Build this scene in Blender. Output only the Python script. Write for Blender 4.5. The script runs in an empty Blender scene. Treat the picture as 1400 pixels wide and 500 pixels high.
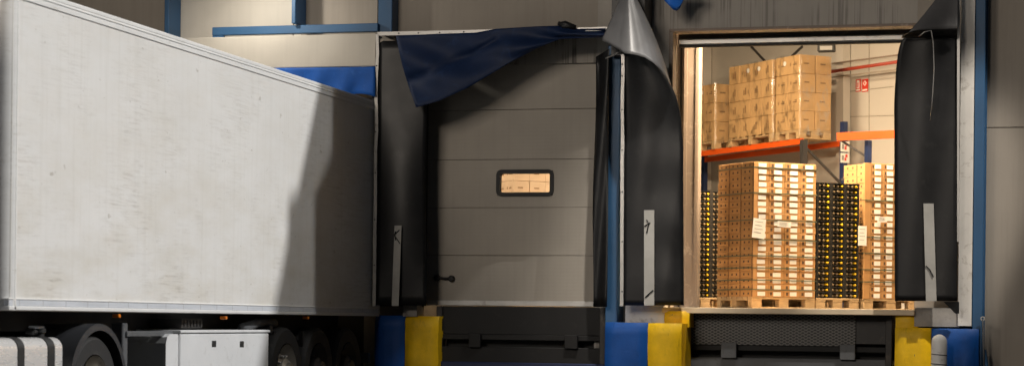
import bpy, math, random
from mathutils import Vector, Matrix, noise as mnoise
random.seed(7)
S = bpy.context.scene
COL = S.collection
R = math.radians

# ------------------------------------------------------------------ camera model
F, UC, VC, ROLL = 2886.0, 700.0, 438.0, 0.0115
YAW = math.atan(757 / F)
CAM = Vector((0, -25.63, 1.10))
FWD = Vector((-math.sin(YAW), math.cos(YAW), 0))
RGT = Vector((math.cos(YAW), math.sin(YAW), 0))
UP = Vector((0, 0, 1))

def ray(u, v):
    p, q = u - UC, VC - v
    a = p * math.cos(ROLL) - q * math.sin(ROLL)
    b = p * math.sin(ROLL) + q * math.cos(ROLL)
    return FWD + RGT * (a / F) + UP * (b / F)
def at(u, v, y):                       # point of the photograph on the plane Y = y
    d = ray(u, v); return CAM + d * ((y - CAM.y) / d.y)
def atx(u, v, x):                      # ... on the plane X = x
    d = ray(u, v); return CAM + d * ((x - CAM.x) / d.x)
def atd(u, v, dep):                    # ... at a depth along the view axis
    return CAM + ray(u, v) * dep

cam_d = bpy.data.cameras.new('camera'); cam = bpy.data.objects.new('camera', cam_d); COL.objects.link(cam)
cx = RGT * math.cos(ROLL) + UP * math.sin(ROLL); cz = -FWD; cy = cz.cross(cx)
cam.matrix_world = Matrix((( cx.x, cy.x, cz.x, CAM.x), (cx.y, cy.y, cz.y, CAM.y), (cx.z, cy.z, cz.z, CAM.z), (0, 0, 0, 1)))
cam_d.sensor_width = 36; cam_d.lens = 36 * F / 1400
cam_d.shift_y = (VC - 250) / 1400
cam_d.clip_start = 0.1; cam_d.clip_end = 3000
cam_d.dof.use_dof = True; cam_d.dof.focus_distance = 25.9; cam_d.dof.aperture_fstop = 2.0
S.camera = cam

# ------------------------------------------------------------------ mesh helpers
class MB:
    def __init__(s): s.v = []; s.f = []; s.m = []
    def add(s, vs, fs, mi=0):
        k = len(s.v); s.v += [Vector(p) for p in vs]
        for f in fs: s.f.append([i + k for i in f]); s.m.append(mi)
        return s
    def box(s, a, b, mi=0, ch=0.0):
        x0, x1 = sorted((a[0], b[0])); y0, y1 = sorted((a[1], b[1])); z0, z1 = sorted((a[2], b[2]))
        c = min(ch, (x1-x0)/3, (y1-y0)/3, (z1-z0)/3)
        if c <= 0:
            s.add([(x0,y0,z0),(x1,y0,z0),(x1,y1,z0),(x0,y1,z0),(x0,y0,z1),(x1,y0,z1),(x1,y1,z1),(x0,y1,z1)],
                  [(3,2,1,0),(4,5,6,7),(0,1,5,4),(1,2,6,5),(2,3,7,6),(3,0,4,7)], mi)
            return s
        vs = []
        idx = {}
        for ix, X in ((0,x0),(1,x1)):
            for iy, Y in ((0,y0),(1,y1)):
                for iz, Z in ((0,z0),(1,z1)):
                    sx, sy, sz = (1-2*ix)*c, (1-2*iy)*c, (1-2*iz)*c
                    for ax, p in ((0,(X,Y+sy,Z+sz)),(1,(X+sx,Y,Z+sz)),(2,(X+sx,Y+sy,Z))):
                        idx[ix,iy,iz,ax] = len(vs); vs.append(p)
        fs = []
        for i in (0,1):
            q = [idx[i,0,0,0],idx[i,1,0,0],idx[i,1,1,0],idx[i,0,1,0]]; fs.append(q if i else q[::-1])
            q = [idx[0,i,0,1],idx[1,i,0,1],idx[1,i,1,1],idx[0,i,1,1]]; fs.append(q[::-1] if i else q)
            q = [idx[0,0,i,2],idx[1,0,i,2],idx[1,1,i,2],idx[0,1,i,2]]; fs.append(q if i else q[::-1])
        for i in (0,1):
            for j in (0,1):
                fl = (i + j) % 2
                for a_, b_, key in ((0,1,lambda k:(i,j,k)),(1,2,lambda k:(k,i,j)),(2,0,lambda k:(j,k,i))):
                    q = [idx[key(0)+(a_,)], idx[key(0)+(b_,)], idx[key(1)+(b_,)], idx[key(1)+(a_,)]]
                    fs.append(q if fl == 0 else q[::-1])
                for k in (0,1):
                    t = [idx[i,j,k,0], idx[i,j,k,1], idx[i,j,k,2]]
                    fs.append(t if (i+j+k) % 2 else t[::-1])
        s.add(vs, fs, mi); return s
    def tube(s, pts, r, n=10, mi=0, caps=True):
        pts = [Vector(p) for p in pts]; rs = r if isinstance(r, (list, tuple)) else [r]*len(pts)
        rings = []
        for i, p in enumerate(pts):
            t = (pts[min(i+1, len(pts)-1)] - pts[max(i-1, 0)]).normalized()
            h = Vector((0,0,1)) if abs(t.z) < .9 else Vector((1,0,0))
            a = t.cross(h).normalized(); b = a.cross(t)
            rings.append([p + (a*math.cos(2*math.pi*k/n) + b*math.sin(2*math.pi*k/n)) * rs[i] for k in range(n)])
        vs = [q for g in rings for q in g]; fs = []
        for i in range(len(pts)-1):
            for k in range(n):
                fs.append((i*n+k, i*n+(k+1) % n, (i+1)*n+(k+1) % n, (i+1)*n+k))
        if caps: fs += [tuple(range(n))[::-1], tuple(range((len(pts)-1)*n, len(pts)*n))]
        return s.add(vs, fs, mi)
    def lathe(s, o, axis, prof, n=28, mi=0):     # prof: (radius, distance along axis)
        o = Vector(o); ax = Vector(axis).normalized()
        h = Vector((0,0,1)) if abs(ax.z) < .9 else Vector((1,0,0))
        a = ax.cross(h).normalized(); b = ax.cross(a)
        vs = []; fs = []
        for r, d in prof:
            for k in range(n):
                t = 2*math.pi*k/n; vs.append(o + ax*d + (a*math.cos(t) + b*math.sin(t))*max(r, 1e-4))
        for i in range(len(prof)-1):
            for k in range(n): fs.append((i*n+k, i*n+(k+1) % n, (i+1)*n+(k+1) % n, (i+1)*n+k))
        return s.add(vs, fs, mi)
    def prism(s, poly, d, mi=0):                 # planar polygon swept by vector d
        n = len(poly); d = Vector(d); vs = [Vector(p) for p in poly]; vs += [p + d for p in vs]
        fs = [tuple(range(n))[::-1], tuple(range(n, 2*n))] + [(i, (i+1) % n, n+(i+1) % n, n+i) for i in range(n)]
        return s.add(vs, fs, mi)
    def grid(s, rows, mi=0):
        n = len(rows[0]); vs = [p for r in rows for p in r]
        fs = [(i*n+k, i*n+k+1, (i+1)*n+k+1, (i+1)*n+k) for i in range(len(rows)-1) for k in range(n-1)]
        return s.add(vs, fs, mi)
    def build(s, name, mats, parent=None, smooth=False, solid=0, auto=None):
        me = bpy.data.meshes.new(name)
        off = parent_loc(parent)
        me.from_pydata([tuple(p - off) for p in s.v], [], s.f)
        mats = mats if isinstance(mats, (list, tuple)) else [mats]
        for m in mats: me.materials.append(m)
        for p, mi in zip(me.polygons, s.m): p.material_index = mi; p.use_smooth = smooth
        me.validate(); me.update()
        import bmesh
        b = bmesh.new(); b.from_mesh(me); bmesh.ops.recalc_face_normals(b, faces=b.faces); b.to_mesh(me); b.free()
        if auto and smooth: me.set_sharp_from_angle(angle=R(auto))
        o = bpy.data.objects.new(name, me); COL.objects.link(o)
        if parent: o.parent = parent
        if solid:
            md = o.modifiers.new('thickness', 'SOLIDIFY'); md.thickness = solid; md.offset = 0
        return o

LOC = {}
def parent_loc(p):
    if p is None: return Vector((0,0,0))
    v = Vector(p.location)
    return v + parent_loc(p.parent) if p.parent else v
def thing(name, label, cat, loc, rz=0, group=None):
    o = bpy.data.objects.new(name, None); COL.objects.link(o); o.empty_display_size = .1
    o.location = loc; o.rotation_euler = (0, 0, rz); tag(o, label, cat, group); return o
def tag(o, label, cat, group=None):
    o['label'] = label; o['category'] = cat
    if group: o['group'] = group
    return o
def rebase(o, loc):                    # move a top-level mesh's origin to its base
    loc = Vector(loc)
    for v in o.data.vertices: v.co -= loc
    o.location = loc; return o
def struct(o): o['kind'] = 'structure'; return o

# ------------------------------------------------------------------ materials
def new_mat(name):
    m = bpy.data.materials.new(name); m.use_nodes = True
    nt = m.node_tree; return m, nt, nt.nodes['Principled BSDF']
def N(nt, t, **kw):
    n = nt.nodes.new(t)
    for k, v in kw.items(): setattr(n, k, v)
    return n
def coords(nt, scale=(1,1,1), kind='Object'):
    tc = N(nt, 'ShaderNodeTexCoord'); mp = N(nt, 'ShaderNodeMapping'); mp.inputs['Scale'].default_value = scale
    nt.links.new(tc.outputs[kind], mp.inputs['Vector']); return mp.outputs['Vector']
def ntex(nt, vec, scale, detail=4, rough=.55, dist=0):
    n = N(nt, 'ShaderNodeTexNoise'); n.inputs['Scale'].default_value = scale; n.inputs['Detail'].default_value = detail
    n.inputs['Roughness'].default_value = rough; n.inputs['Distortion'].default_value = dist
    nt.links.new(vec, n.inputs['Vector']); return n.outputs['Fac']
def ramp(nt, fac, a, b, ca=(0,0,0,1), cb=(1,1,1,1)):
    r = N(nt, 'ShaderNodeValToRGB'); e = r.color_ramp.elements
    e[0].position, e[1].position = a, b; e[0].color, e[1].color = ca, cb
    nt.links.new(fac, r.inputs['Fac']); return r.outputs['Color']
def mixc(nt, fac, a, b, mode='MIX'):
    m = N(nt, 'ShaderNodeMix', data_type='RGBA', blend_type=mode)
    for sock, v in (('Factor', fac), ('A', a), ('B', b)):
        ins = [i for i in m.inputs if i.name == sock and (i.type == ('VALUE' if sock == 'Factor' else 'RGBA'))][0]
        if hasattr(v, 'is_output'): nt.links.new(v, ins)
        else: ins.default_value = v if sock == 'Factor' else (*v[:3], 1)
    return [o for o in m.outputs if o.type == 'RGBA'][0]
def bump(nt, bs, h, strength=.3, dist=.01):
    b = N(nt, 'ShaderNodeBump'); b.inputs['Strength'].default_value = strength; b.inputs['Distance'].default_value = dist
    nt.links.new(h, b.inputs['Height']); nt.links.new(b.outputs['Normal'], bs.inputs['Normal'])
def dark(c, k): return tuple(x*k for x in c[:3])

def basic(name, c, rough=.5, metal=0, var=.25, scale=3, stretch=(1,1,1), bs_=0.12, spec=.5, grime=None, bscale=40):
    m, nt, bs = new_mat(name)
    vec = coords(nt, stretch)
    n = ntex(nt, vec, scale, 6, .6)
    col = mixc(nt, ramp(nt, n, .32, .7), dark(c, 1-var), c)
    if grime:
        g = ramp(nt, ntex(nt, vec, scale*2.7, 8, .7, .4), .56, .74)
        col = mixc(nt, g, col, grime)
    nt.links.new(col, bs.inputs['Base Color'])
    rr = N(nt, 'ShaderNodeMapRange'); rr.inputs['To Min'].default_value = max(0, rough-.1); rr.inputs['To Max'].default_value = min(1, rough+.12)
    nt.links.new(n, rr.inputs['Value']); nt.links.new(rr.outputs['Result'], bs.inputs['Roughness'])
    bs.inputs['Metallic'].default_value = metal; bs.inputs['Specular IOR Level'].default_value = spec
    if bs_: bump(nt, bs, ntex(nt, coords(nt), bscale, 3), bs_, .004)
    return m

def wall_mat(name, c, drip=0.0, streak=.2, ribs=0):
    m, nt, bs = new_mat(name)
    vec = coords(nt)
    big = ramp(nt, ntex(nt, vec, .9, 5), .3, .72)
    col = mixc(nt, big, dark(c, .82), c)
    vs = ramp(nt, ntex(nt, coords(nt, (9, 9, .35)), 1.6, 6, .65), .45, .8)
    fac = N(nt, 'ShaderNodeMath', operation='MULTIPLY'); fac.inputs[1].default_value = streak
    nt.links.new(vs, fac.inputs[0])
    col = mixc(nt, fac.outputs[0], col, dark(c, .35))
    sp = ramp(nt, ntex(nt, vec, 14, 6, .7), .66, .78)
    f2 = N(nt, 'ShaderNodeMath', operation='MULTIPLY'); f2.inputs[1].default_value = .25
    nt.links.new(sp, f2.inputs[0]); col = mixc(nt, f2.outputs[0], col, dark(c, .4))
    if drip:
        d = ramp(nt, ntex(nt, coords(nt, (16, 1, .25)), 1.3, 3, .7), .53, .60)
        br = ramp(nt, ntex(nt, vec, 1.5, 2), .42, .55)
        f3 = N(nt, 'ShaderNodeMath', operation='MULTIPLY'); nt.links.new(d, f3.inputs[0]); nt.links.new(br, f3.inputs[1])
        f4 = N(nt, 'ShaderNodeMath', operation='MULTIPLY'); f4.inputs[1].default_value = drip; nt.links.new(f3.outputs[0], f4.inputs[0])
        col = mixc(nt, f4.outputs[0], col, (.055, .045, .04))
    nt.links.new(col, bs.inputs['Base Color']); bs.inputs['Roughness'].default_value = .62
    if ribs:
        w = N(nt, 'ShaderNodeTexWave', wave_type='BANDS', bands_direction='Z'); w.inputs['Scale'].default_value = ribs
        w.inputs['Distortion'].default_value = .15
        nt.links.new(vec, w.inputs['Vector']); bump(nt, bs, w.outputs['Fac'], .10, .003)
    else: bump(nt, bs, ntex(nt, vec, 25, 5), .18, .006)
    return m

def scuffed_white():
    m, nt, bs = new_mat('scuffed_white_panel')
    vec = coords(nt)
    c = (.74, .738, .728)
    big = ramp(nt, ntex(nt, vec, .45, 5, .6), .3, .7)
    col = mixc(nt, big, (.675, .67, .655), c)
    # broad rubbed smears lying along the trailer, broken up in clumps
    smear = ramp(nt, ntex(nt, coords(nt, (1, 1.1, 15)), 2.4, 9, .74, .5), .48, .66)
    clump = ramp(nt, ntex(nt, coords(nt, (1, .9, .8)), 1.0, 6, .7), .42, .60)
    sepz = N(nt, 'ShaderNodeSeparateXYZ'); nt.links.new(vec, sepz.inputs[0])
    low = N(nt, 'ShaderNodeMapRange'); nt.links.new(sepz.outputs['Z'], low.inputs['Value'])
    for k_, v_ in (('From Min', 1.2), ('From Max', 3.4), ('To Min', 1.15), ('To Max', .65)): low.inputs[k_].default_value = v_
    f0 = N(nt, 'ShaderNodeMath', operation='MULTIPLY'); nt.links.new(smear, f0.inputs[0]); nt.links.new(clump, f0.inputs[1])
    film = ramp(nt, ntex(nt, coords(nt, (1, 1, 3)), .8, 6, .65), .40, .75)
    lo2 = N(nt, 'ShaderNodeMapRange'); nt.links.new(sepz.outputs['Z'], lo2.inputs['Value'])
    for k_, v_ in (('From Min', 1.2), ('From Max', 3.0), ('To Min', .75), ('To Max', .32)): lo2.inputs[k_].default_value = v_
    ff = N(nt, 'ShaderNodeMath', operation='MULTIPLY'); nt.links.new(film, ff.inputs[0]); nt.links.new(lo2.outputs['Result'], ff.inputs[1])
    col = mixc(nt, ff.outputs[0], col, (.55, .515, .44))
    f = N(nt, 'ShaderNodeMath', operation='MULTIPLY'); nt.links.new(f0.outputs[0], f.inputs[0]); nt.links.new(low.outputs['Result'], f.inputs[1])
    f2 = N(nt, 'ShaderNodeMath', operation='MULTIPLY'); f2.inputs[1].default_value = .52; nt.links.new(f.outputs[0], f2.inputs[0])
    col = mixc(nt, f2.outputs[0], col, (.32, .29, .25))
    # vertical rain streaks
    st = ramp(nt, ntex(nt, coords(nt, (1, 7, .25)), 1.7, 6, .7), .5, .78)
    f3 = N(nt, 'ShaderNodeMath', operation='MULTIPLY'); f3.inputs[1].default_value = .22; nt.links.new(st, f3.inputs[0])
    col = mixc(nt, f3.outputs[0], col, (.42, .40, .35))
    dots = ramp(nt, ntex(nt, coords(nt, (1, 1.1, 2.2)), 7, 3, .5), .70, .76)
    f4 = N(nt, 'ShaderNodeMath', operation='MULTIPLY'); f4.inputs[1].default_value = .45; nt.links.new(dots, f4.inputs[0])
    col = mixc(nt, f4.outputs[0], col, (.25, .22, .17))
    nt.links.new(col, bs.inputs['Base Color']); bs.inputs['Roughness'].default_value = .42
    bump(nt, bs, ntex(nt, vec, 3, 3), .06, .01)
    return m

def chipped(name, c, chip, seed):
    m, nt, bs = new_mat(name); vec = coords(nt)
    mp = N(nt, 'ShaderNodeMapping'); mp.inputs['Location'].default_value = (seed, seed*2, seed*3); nt.links.new(vec, mp.inputs['Vector']); vec = mp.outputs['Vector']
    col = mixc(nt, ramp(nt, ntex(nt, vec, 4, 6, .65), .3, .7), dark(c, .72), c)
    rub = ramp(nt, ntex(nt, coords(nt, (5, 5, 1.2)), 2.2, 8, .7, .6), .58, .70)
    k = N(nt, 'ShaderNodeMath', operation='MULTIPLY'); k.inputs[1].default_value = .45; nt.links.new(rub, k.inputs[0])
    col = mixc(nt, k.outputs[0], col, dark(c, .3))
    ch = ramp(nt, ntex(nt, vec, 11, 7, .7), .68, .70); col = mixc(nt, ch, col, chip)
    nt.links.new(col, bs.inputs['Base Color']); bs.inputs['Roughness'].default_value = .5; bs.inputs['Specular IOR Level'].default_value = .3
    bump(nt, bs, ntex(nt, vec, 16, 6, .7), .35, .010); return m

def taped(name, c):
    m, nt, bs = new_mat(name); vec = coords(nt); sp = N(nt, 'ShaderNodeSeparateXYZ'); nt.links.new(vec, sp.inputs[0])
    md = N(nt, 'ShaderNodeMath', operation='MODULO'); md.inputs[1].default_value = .42
    ad = N(nt, 'ShaderNodeMath', operation='ADD'); ad.inputs[1].default_value = 42.0; nt.links.new(sp.outputs['Y'], ad.inputs[0]); nt.links.new(ad.outputs[0], md.inputs[0])
    lt = N(nt, 'ShaderNodeMath', operation='LESS_THAN'); lt.inputs[1].default_value = .014; nt.links.new(md.outputs[0], lt.inputs[0])
    col = mixc(nt, ramp(nt, ntex(nt, coords(nt, (1,.8,6)), 3, 6, .65), .35, .7), dark(c, .85), c)
    k = N(nt, 'ShaderNodeMath', operation='MULTIPLY'); k.inputs[1].default_value = .55; nt.links.new(lt.outputs[0], k.inputs[0])
    col = mixc(nt, k.outputs[0], col, (.3, .3, .31)); nt.links.new(col, bs.inputs['Base Color']); bs.inputs['Roughness'].default_value = .35; return m

def carton_mat(name, c, var=.3):
    m, nt, bs = new_mat(name)
    oi = N(nt, 'ShaderNodeObjectInfo')
    col = mixc(nt, oi.outputs['Random'], dark(c, 1-var), c)
    n = ramp(nt, ntex(nt, coords(nt), 9, 5), .35, .7)
    col = mixc(nt, n, dark(c, .85), col)
    nt.links.new(col, bs.inputs['Base Color']); bs.inputs['Roughness'].default_value = .68
    bs.inputs['Specular IOR Level'].default_value = .3
    return m

def mesh_plate_mat():
    m, nt, bs = new_mat('expanded_metal_plate')
    vec = coords(nt, (1, 1, 2.0))
    rot = N(nt, 'ShaderNodeMapping'); rot.inputs['Rotation'].default_value = (0, R(45), 0); nt.links.new(vec, rot.inputs['Vector'])
    ck = N(nt, 'ShaderNodeTexBrick'); ck.offset = 0; ck.inputs['Scale'].default_value = 1
    sep = N(nt, 'ShaderNodeSeparateXYZ'); nt.links.new(rot.outputs['Vector'], sep.inputs[0])
    cmb = N(nt, 'ShaderNodeCombineXYZ'); nt.links.new(sep.outputs['X'], cmb.inputs['X']); nt.links.new(sep.outputs['Z'], cmb.inputs['Y'])
    nt.links.new(cmb.outputs[0], ck.inputs['Vector'])
    for k, v in (('Brick Width', .052), ('Row Height', .052), ('Mortar Size', .009), ('Mortar Smooth', .3)): ck.inputs[k].default_value = v
    ck.inputs['Color1'].default_value = ck.inputs['Color2'].default_value = (.030, .030, .031, 1)
    ck.inputs['Mortar'].default_value = (.17, .165, .155, 1)
    nt.links.new(ck.outputs['Color'], bs.inputs['Base Color']); bs.inputs['Roughness'].default_value = .5; bs.inputs['Metallic'].default_value = .3
    bump(nt, bs, ck.outputs['Fac'], .6, .006)
    return m

def emit_mat(name, c, k):
    m, nt, bs = new_mat(name)
    bs.inputs['Base Color'].default_value = (*c, 1); bs.inputs['Emission Color'].default_value = (*c, 1); bs.inputs['Emission Strength'].default_value = k
    return m
def glass_mat():
    m, nt, bs = new_mat('clear_pane')
    bs.inputs['Base Color'].default_value = (.95, .93, .9, 1); bs.inputs['Roughness'].default_value = .02
    bs.inputs['Transmission Weight'].default_value = 1; bs.inputs['IOR'].default_value = 1.05
    return m

M = dict(
    wall=wall_mat('grey_wall_panel', (.37, .327, .275)),
    wall_pale=wall_mat('cream_wall_panel', (.60, .56, .49), streak=.1),
    header=wall_mat('stained_header', (.34, .31, .27), drip=.9),
    head_wall=wall_mat('streaked_head_wall', (.45, .415, .37), drip=.42, streak=.22),
    door=wall_mat('ribbed_door_panel', (.40, .362, .31), streak=.12, ribs=7),
    white_trim=basic('pale_trim', (.80, .77, .72), .5, var=.12, grime=(.40,.36,.31)),
    concrete=basic('bare_concrete', (.40, .375, .345), .85, var=.3, scale=5, bs_=.4, grime=(.2,.18,.16)),
    blue=basic('blue_steel_paint', (.026, .10, .22), .5, var=.2, grime=(.035,.10,.20), scale=2),
    blue_block=chipped('blue_block_paint', (.003, .075, .33), (.02, .03, .07), 1.3), yellow=chipped('yellow_block_paint', (.90, .55, .006), (.22, .15, .06), 4.1),
    black_pvc=basic('black_curtain', (.0140, .0140, .0150), .42, var=.45, scale=2.5, bs_=.12, bscale=9, grime=(.023,.0225,.022), spec=.38),
    grey_pvc=basic('grey_curtain_back', (.135, .135, .138), .34, var=.25, scale=2.5, bs_=.1, bscale=9),
    blue_pvc=basic('blue_curtain', (.007, .022, .075), .6, var=.3, scale=2, bs_=.5, bscale=11, grime=(.012,.036,.11), spec=.3),
    blue_pvc_bright=basic('bright_blue_curtain', (.010, .11, .48), .6, var=.3, scale=3, bs_=.3, bscale=9, grime=(.03,.14,.48), spec=.25),
    strip=basic('reflective_strip', (.44, .43, .40), .35, var=.15, scale=6, grime=(.42,.40,.36)),
    alu=basic('grey_metal_trim', (.50, .49, .47), .38, metal=.5, var=.2, grime=(.22,.2,.18)),
    dark_steel=basic('dark_steel', (.045, .043, .042), .5, metal=.4, var=.35, grime=(.09,.075,.06), bs_=.25),
    grey_steel=basic('grey_steel_paint', (.10, .105, .112), .5, var=.25, grime=(.05,.045,.04)),
    black=basic('soft_black', (.010, .010, .010), .6, var=.3),
    rubber=basic('tyre_rubber', (.015, .0145, .0145), .75, var=.35, grime=(.045,.04,.036), bs_=.3),
    mudguard=basic('mudguard_plastic', (.035, .037, .042), .38, var=.25, grime=(.08,.08,.08)),
    chassis=basic('chassis_paint', (.012, .0105, .011), .6, var=.4, grime=(.025,.022,.02)),
    panel=scuffed_white(),
    rail=basic('white_rail', (.74, .74, .73), .32, var=.08, scale=4, grime=(.55,.54,.5), stretch=(1,.4,3)),
    rail_blue=taped('faded_tape_strip', (.60, .63, .68)),
    box_white=basic('white_locker_paint', (.66, .67, .68), .35, var=.08, grime=(.5,.5,.49)),
    tank=basic('brushed_tank', (.72, .71, .70), .26, metal=.35, var=.04, stretch=(1,1,6)),
    rim=basic('rim_alloy', (.66, .62, .55), .3, metal=.8, var=.35, grime=(.2,.16,.12)),
    amber=basic('amber_lens', (.75, .20, .015), .25, var=.1),
    carton=carton_mat('cardboard', (.50, .27, .105)),
    carton_light=carton_mat('light_cardboard', (.60, .375, .175), .32),
    carton_pale=carton_mat('pale_cardboard', (.76, .60, .46), .12), carton_print=basic('brown_print', (.27,.155,.07), .7, var=.3),
    door_core=basic('door_core', (.19,.175,.155), .7),
    pit_steel=basic('pit_steel', (.0085, .008, .008), .65, metal=.1, var=.4, grime=(.014,.013,.012)), navy=basic('navy_paint', (.008,.02,.085), .5, var=.3),
    rim_shaded=basic('shaded_rim', (.045,.04,.036), .5, metal=.3, var=.4),  # rear wheel rims: the shade under the trailer is put into the colour
    carton_mark=basic('printed_mark', (.10, .055, .03), .7, var=.2),
    carton_seam=basic('carton_seam', (.22, .11, .045), .7, var=.2),
    paper=basic('white_paper', (.82, .80, .76), .6, var=.06),
    print_grey=basic('paper_print', (.30, .29, .28), .7, var=.1),
    crate=basic('dark_bottle_tray', (.016, .0145, .012), .5, var=.3),
    cap=basic('yellow_foil_cap', (.85, .52, .03), .35, metal=0, var=.2),
    cap_dim=basic('dull_foil_cap', (.22, .16, .09), .35, metal=0, var=.3),
    wood=basic('pallet_wood', (.55, .37, .19), .75, var=.3, scale=6, stretch=(1,1,6), bs_=.2),
    pale_wood=basic('pale_threshold', (.80, .64, .44), .6, var=.2, scale=5, stretch=(.4,4,4)),
    strap=basic('green_strap', (.10, .12, .075), .4, var=.2),
    orange=basic('orange_rack_beam', (.76, .105, .012), .4, var=.1),
    rack_blue=basic('blue_rack_upright', (.018, .035, .11), .45, var=.2),
    rack_dark=basic('dark_rack_steel', (.05, .045, .045), .45, var=.2),
    room=basic('cream_room_wall', (.60, .56, .51), .7, var=.08, scale=.8),
    room_seam=basic('room_panel_seam', (.33, .29, .24), .7, var=.1),
    jamb=basic('beige_jamb', (.25, .195, .155), .55, var=.1, grime=(.45,.37,.3)),
    red=basic('red_pipe_paint', (.42, .055, .03), .45, var=.2),
    sign_red=basic('sign_red', (.68, .05, .03), .45, var=.08),
    pipe_white=basic('white_bollard_paint', (.82, .82, .80), .45, var=.12, grime=(.4,.38,.35), bs_=.3, scale=6),
    asphalt=basic('yard_asphalt', (.055, .053, .05), .9, var=.35, scale=.6, bs_=.5, bscale=60, grime=(.05,.05,.05)),
    roofing=basic('roof_sheet', (.30, .30, .30), .7),
    cream_paper=basic('cab_paint', (.70, .70, .71), .25, var=.05),
    mesh=mesh_plate_mat(), glass=glass_mat(),
    dark_glass=basic('cab_glass', (.015, .018, .02), .08, var=.1),
    lamp=emit_mat('lit_lamp_lens', (1, .93, .8), 6), lamp_warm=emit_mat('lit_tube', (1, .78, .5), 5),
)

# ------------------------------------------------------------------ ground
FLOOR = at(1090, 421, -.3).z
g = MB().add([(-400,-400,0),(400,-400,0),(400,400,0),(-400,400,0)], [(0,1,2,3)]).build('ground', M['asphalt']); struct(g)

# ------------------------------------------------------------------ warehouse
def X(u, y=0, v=230): return at(u, v, y).x
def Z(u, v, y=0): return at(u, v, y).z
XT = at(508, 430, -.6).x                                  # right-hand side of the trailer
TOPZ = atx(440, 114, XT).z
eA, eB = atx(440, 114, XT), atx(377, 425, XT)             # where the building's shadow crosses the trailer
SL = (eA.z - eB.z) / (eA.y - eB.y)
EAVE = eA.z + SL * (0 - eA.y)
print('trailer x', XT, 'top', TOPZ, 'y', eA.y, eB.y, 'slope', SL, 'eave', EAVE, 'floor', FLOOR)

W = thing('warehouse', 'grey panelled warehouse with three truck docks and blue steel posts', 'warehouse', (X(1400), 0, 0))
T = .25                                                    # facade thickness
mx0, mx1, mz1 = X(566), X(815), Z(700, 88)
rx0, rx1, rz1 = X(918), X(1252), Z(1080, 40)
lx1 = X(500); lx0 = lx1 - 2.4
xl, xr = -34.0, 14.0
def wp(x0, x1, z0, z1, m='wall', y0=0, y1=T, name='wall_panel'):
    return MB().box((x0, y0, z0), (x1, y1, z1)).build(name, M[m], W)
zseam = Z(1370, 175)
G = .012
xpost = X(1338)
zl1 = Z(400, 120)
wp(xl, lx0, 0, EAVE); wp(lx0, lx1, zl1, EAVE, 'wall_pale'); wp(lx0, lx1, 0, FLOOR - .03, 'pit_steel', .0, T)  # wall under left dock coloured near black, standing in for shade below the trailer
xA = X(526, 0, 20)
wp(lx1, mx0, 0, EAVE)
wp(mx0, mx1, mz1, Z(700, 52), 'header', .004, T); wp(mx0, mx1, Z(700, 52), EAVE)
wp(mx1, rx0, 0, EAVE, 'head_wall')
wp(rx0, rx1, rz1, EAVE, 'head_wall')
wp(rx1, xpost, 0, EAVE)
for k, (a, b) in enumerate(((0, zseam), (zseam + G, zseam + 2.2), (zseam + 2.2 + G, EAVE))):
    wp(xpost, xpost + 3.2, a, b); wp(xpost + 3.2 + G, xr, a, b)
wp(mx0, mx1, 0, FLOOR - .62, 'concrete', .0, T); wp(rx0, rx1, 0, FLOOR - .62, 'concrete', .0, T)
# hidden sides and roof
DEEP = 24
MB().box((xl, T, 0), (xl + T, DEEP, EAVE)).build('side_wall', M['wall'], W)
MB().box((xr - T, T, 0), (xr, DEEP, EAVE)).build('side_wall', M['wall'], W)
MB().box((xl, DEEP, 0), (xr, DEEP + T, EAVE)).build('rear_wall', M['wall'], W)
MB().box((xl, .01, EAVE + .002), (xr, DEEP + T, EAVE + .10)).build('roof', M['roofing'], W)
MB().box((xl + T, .8, FLOOR - .3), (xr - T, DEEP, FLOOR)).build('dock_floor', M['concrete'], W)

# upper pale bays either side of the blue posts (over the left dock)
def bay(u0, u1, v0, v1, y, m):
    a, b = at(u0, (v0 + v1)/2, y), at(u1, (v0 + v1)/2, y)
    return MB().box((a.x, y, Z((u0+u1)/2, v1, y)), (b.x, -.001, EAVE - .02)).build('cladding_panel', M[m], W)
bay(100, 227, -40, 150, -.03, 'wall'); bay(236, 400, -40, 150, -.03, 'wall_pale'); bay(412, 516, -40, 60, -.03, 'wall')
# blue steel frame
def post(u0, u1, vt, vb, y0, y1, name='steel_post', m='blue', zt=None):
    vm = (max(vt, 0) + vb)/2
    return MB().box((at(u0, vm, y0).x, y0, Z((u0+u1)/2, vb, y0)), (at(u1, vm, y0).x, y1, EAVE - .05 if zt is None else zt), ch=.008).build(name, M[m], W)
post(224, 230, 0, 150, -.42, -.032)
post(398.5, 404, 0, 32.2, -.42, -.032)
post(517, 536, 0, 46, -.26, -.002)
post(1331, 1345, 0, 500, -.30, -.002)
MB().box((at(1345,250,-.12).x, -.12, 0), (at(1348,250,-.12).x, -.0015, EAVE - .1)).build('post_flange', M['blue'], W)
post(829, 846, 60, 500, -.34, -.002, zt=Z(838, 62, -.34))
# beam over the left dock, with its short hanging leg
bA, bB = at(290, 37.5, -.34), at(516.5, 31.8, -.34)
MB().box((bA.x, -.34, at(400, 46, -.34).z), (bB.x, -.262, at(400, 34.8, -.34).z), ch=.006).build('steel_beam', M['blue'], W)
MB().box((at(290,60,-.34).x, -.338, at(300, 150, -.34).z), (at(305,60,-.34).x, -.262, at(400, 46, -.34).z - .003), ch=.006).build('steel_post', M['blue'], W)
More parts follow.
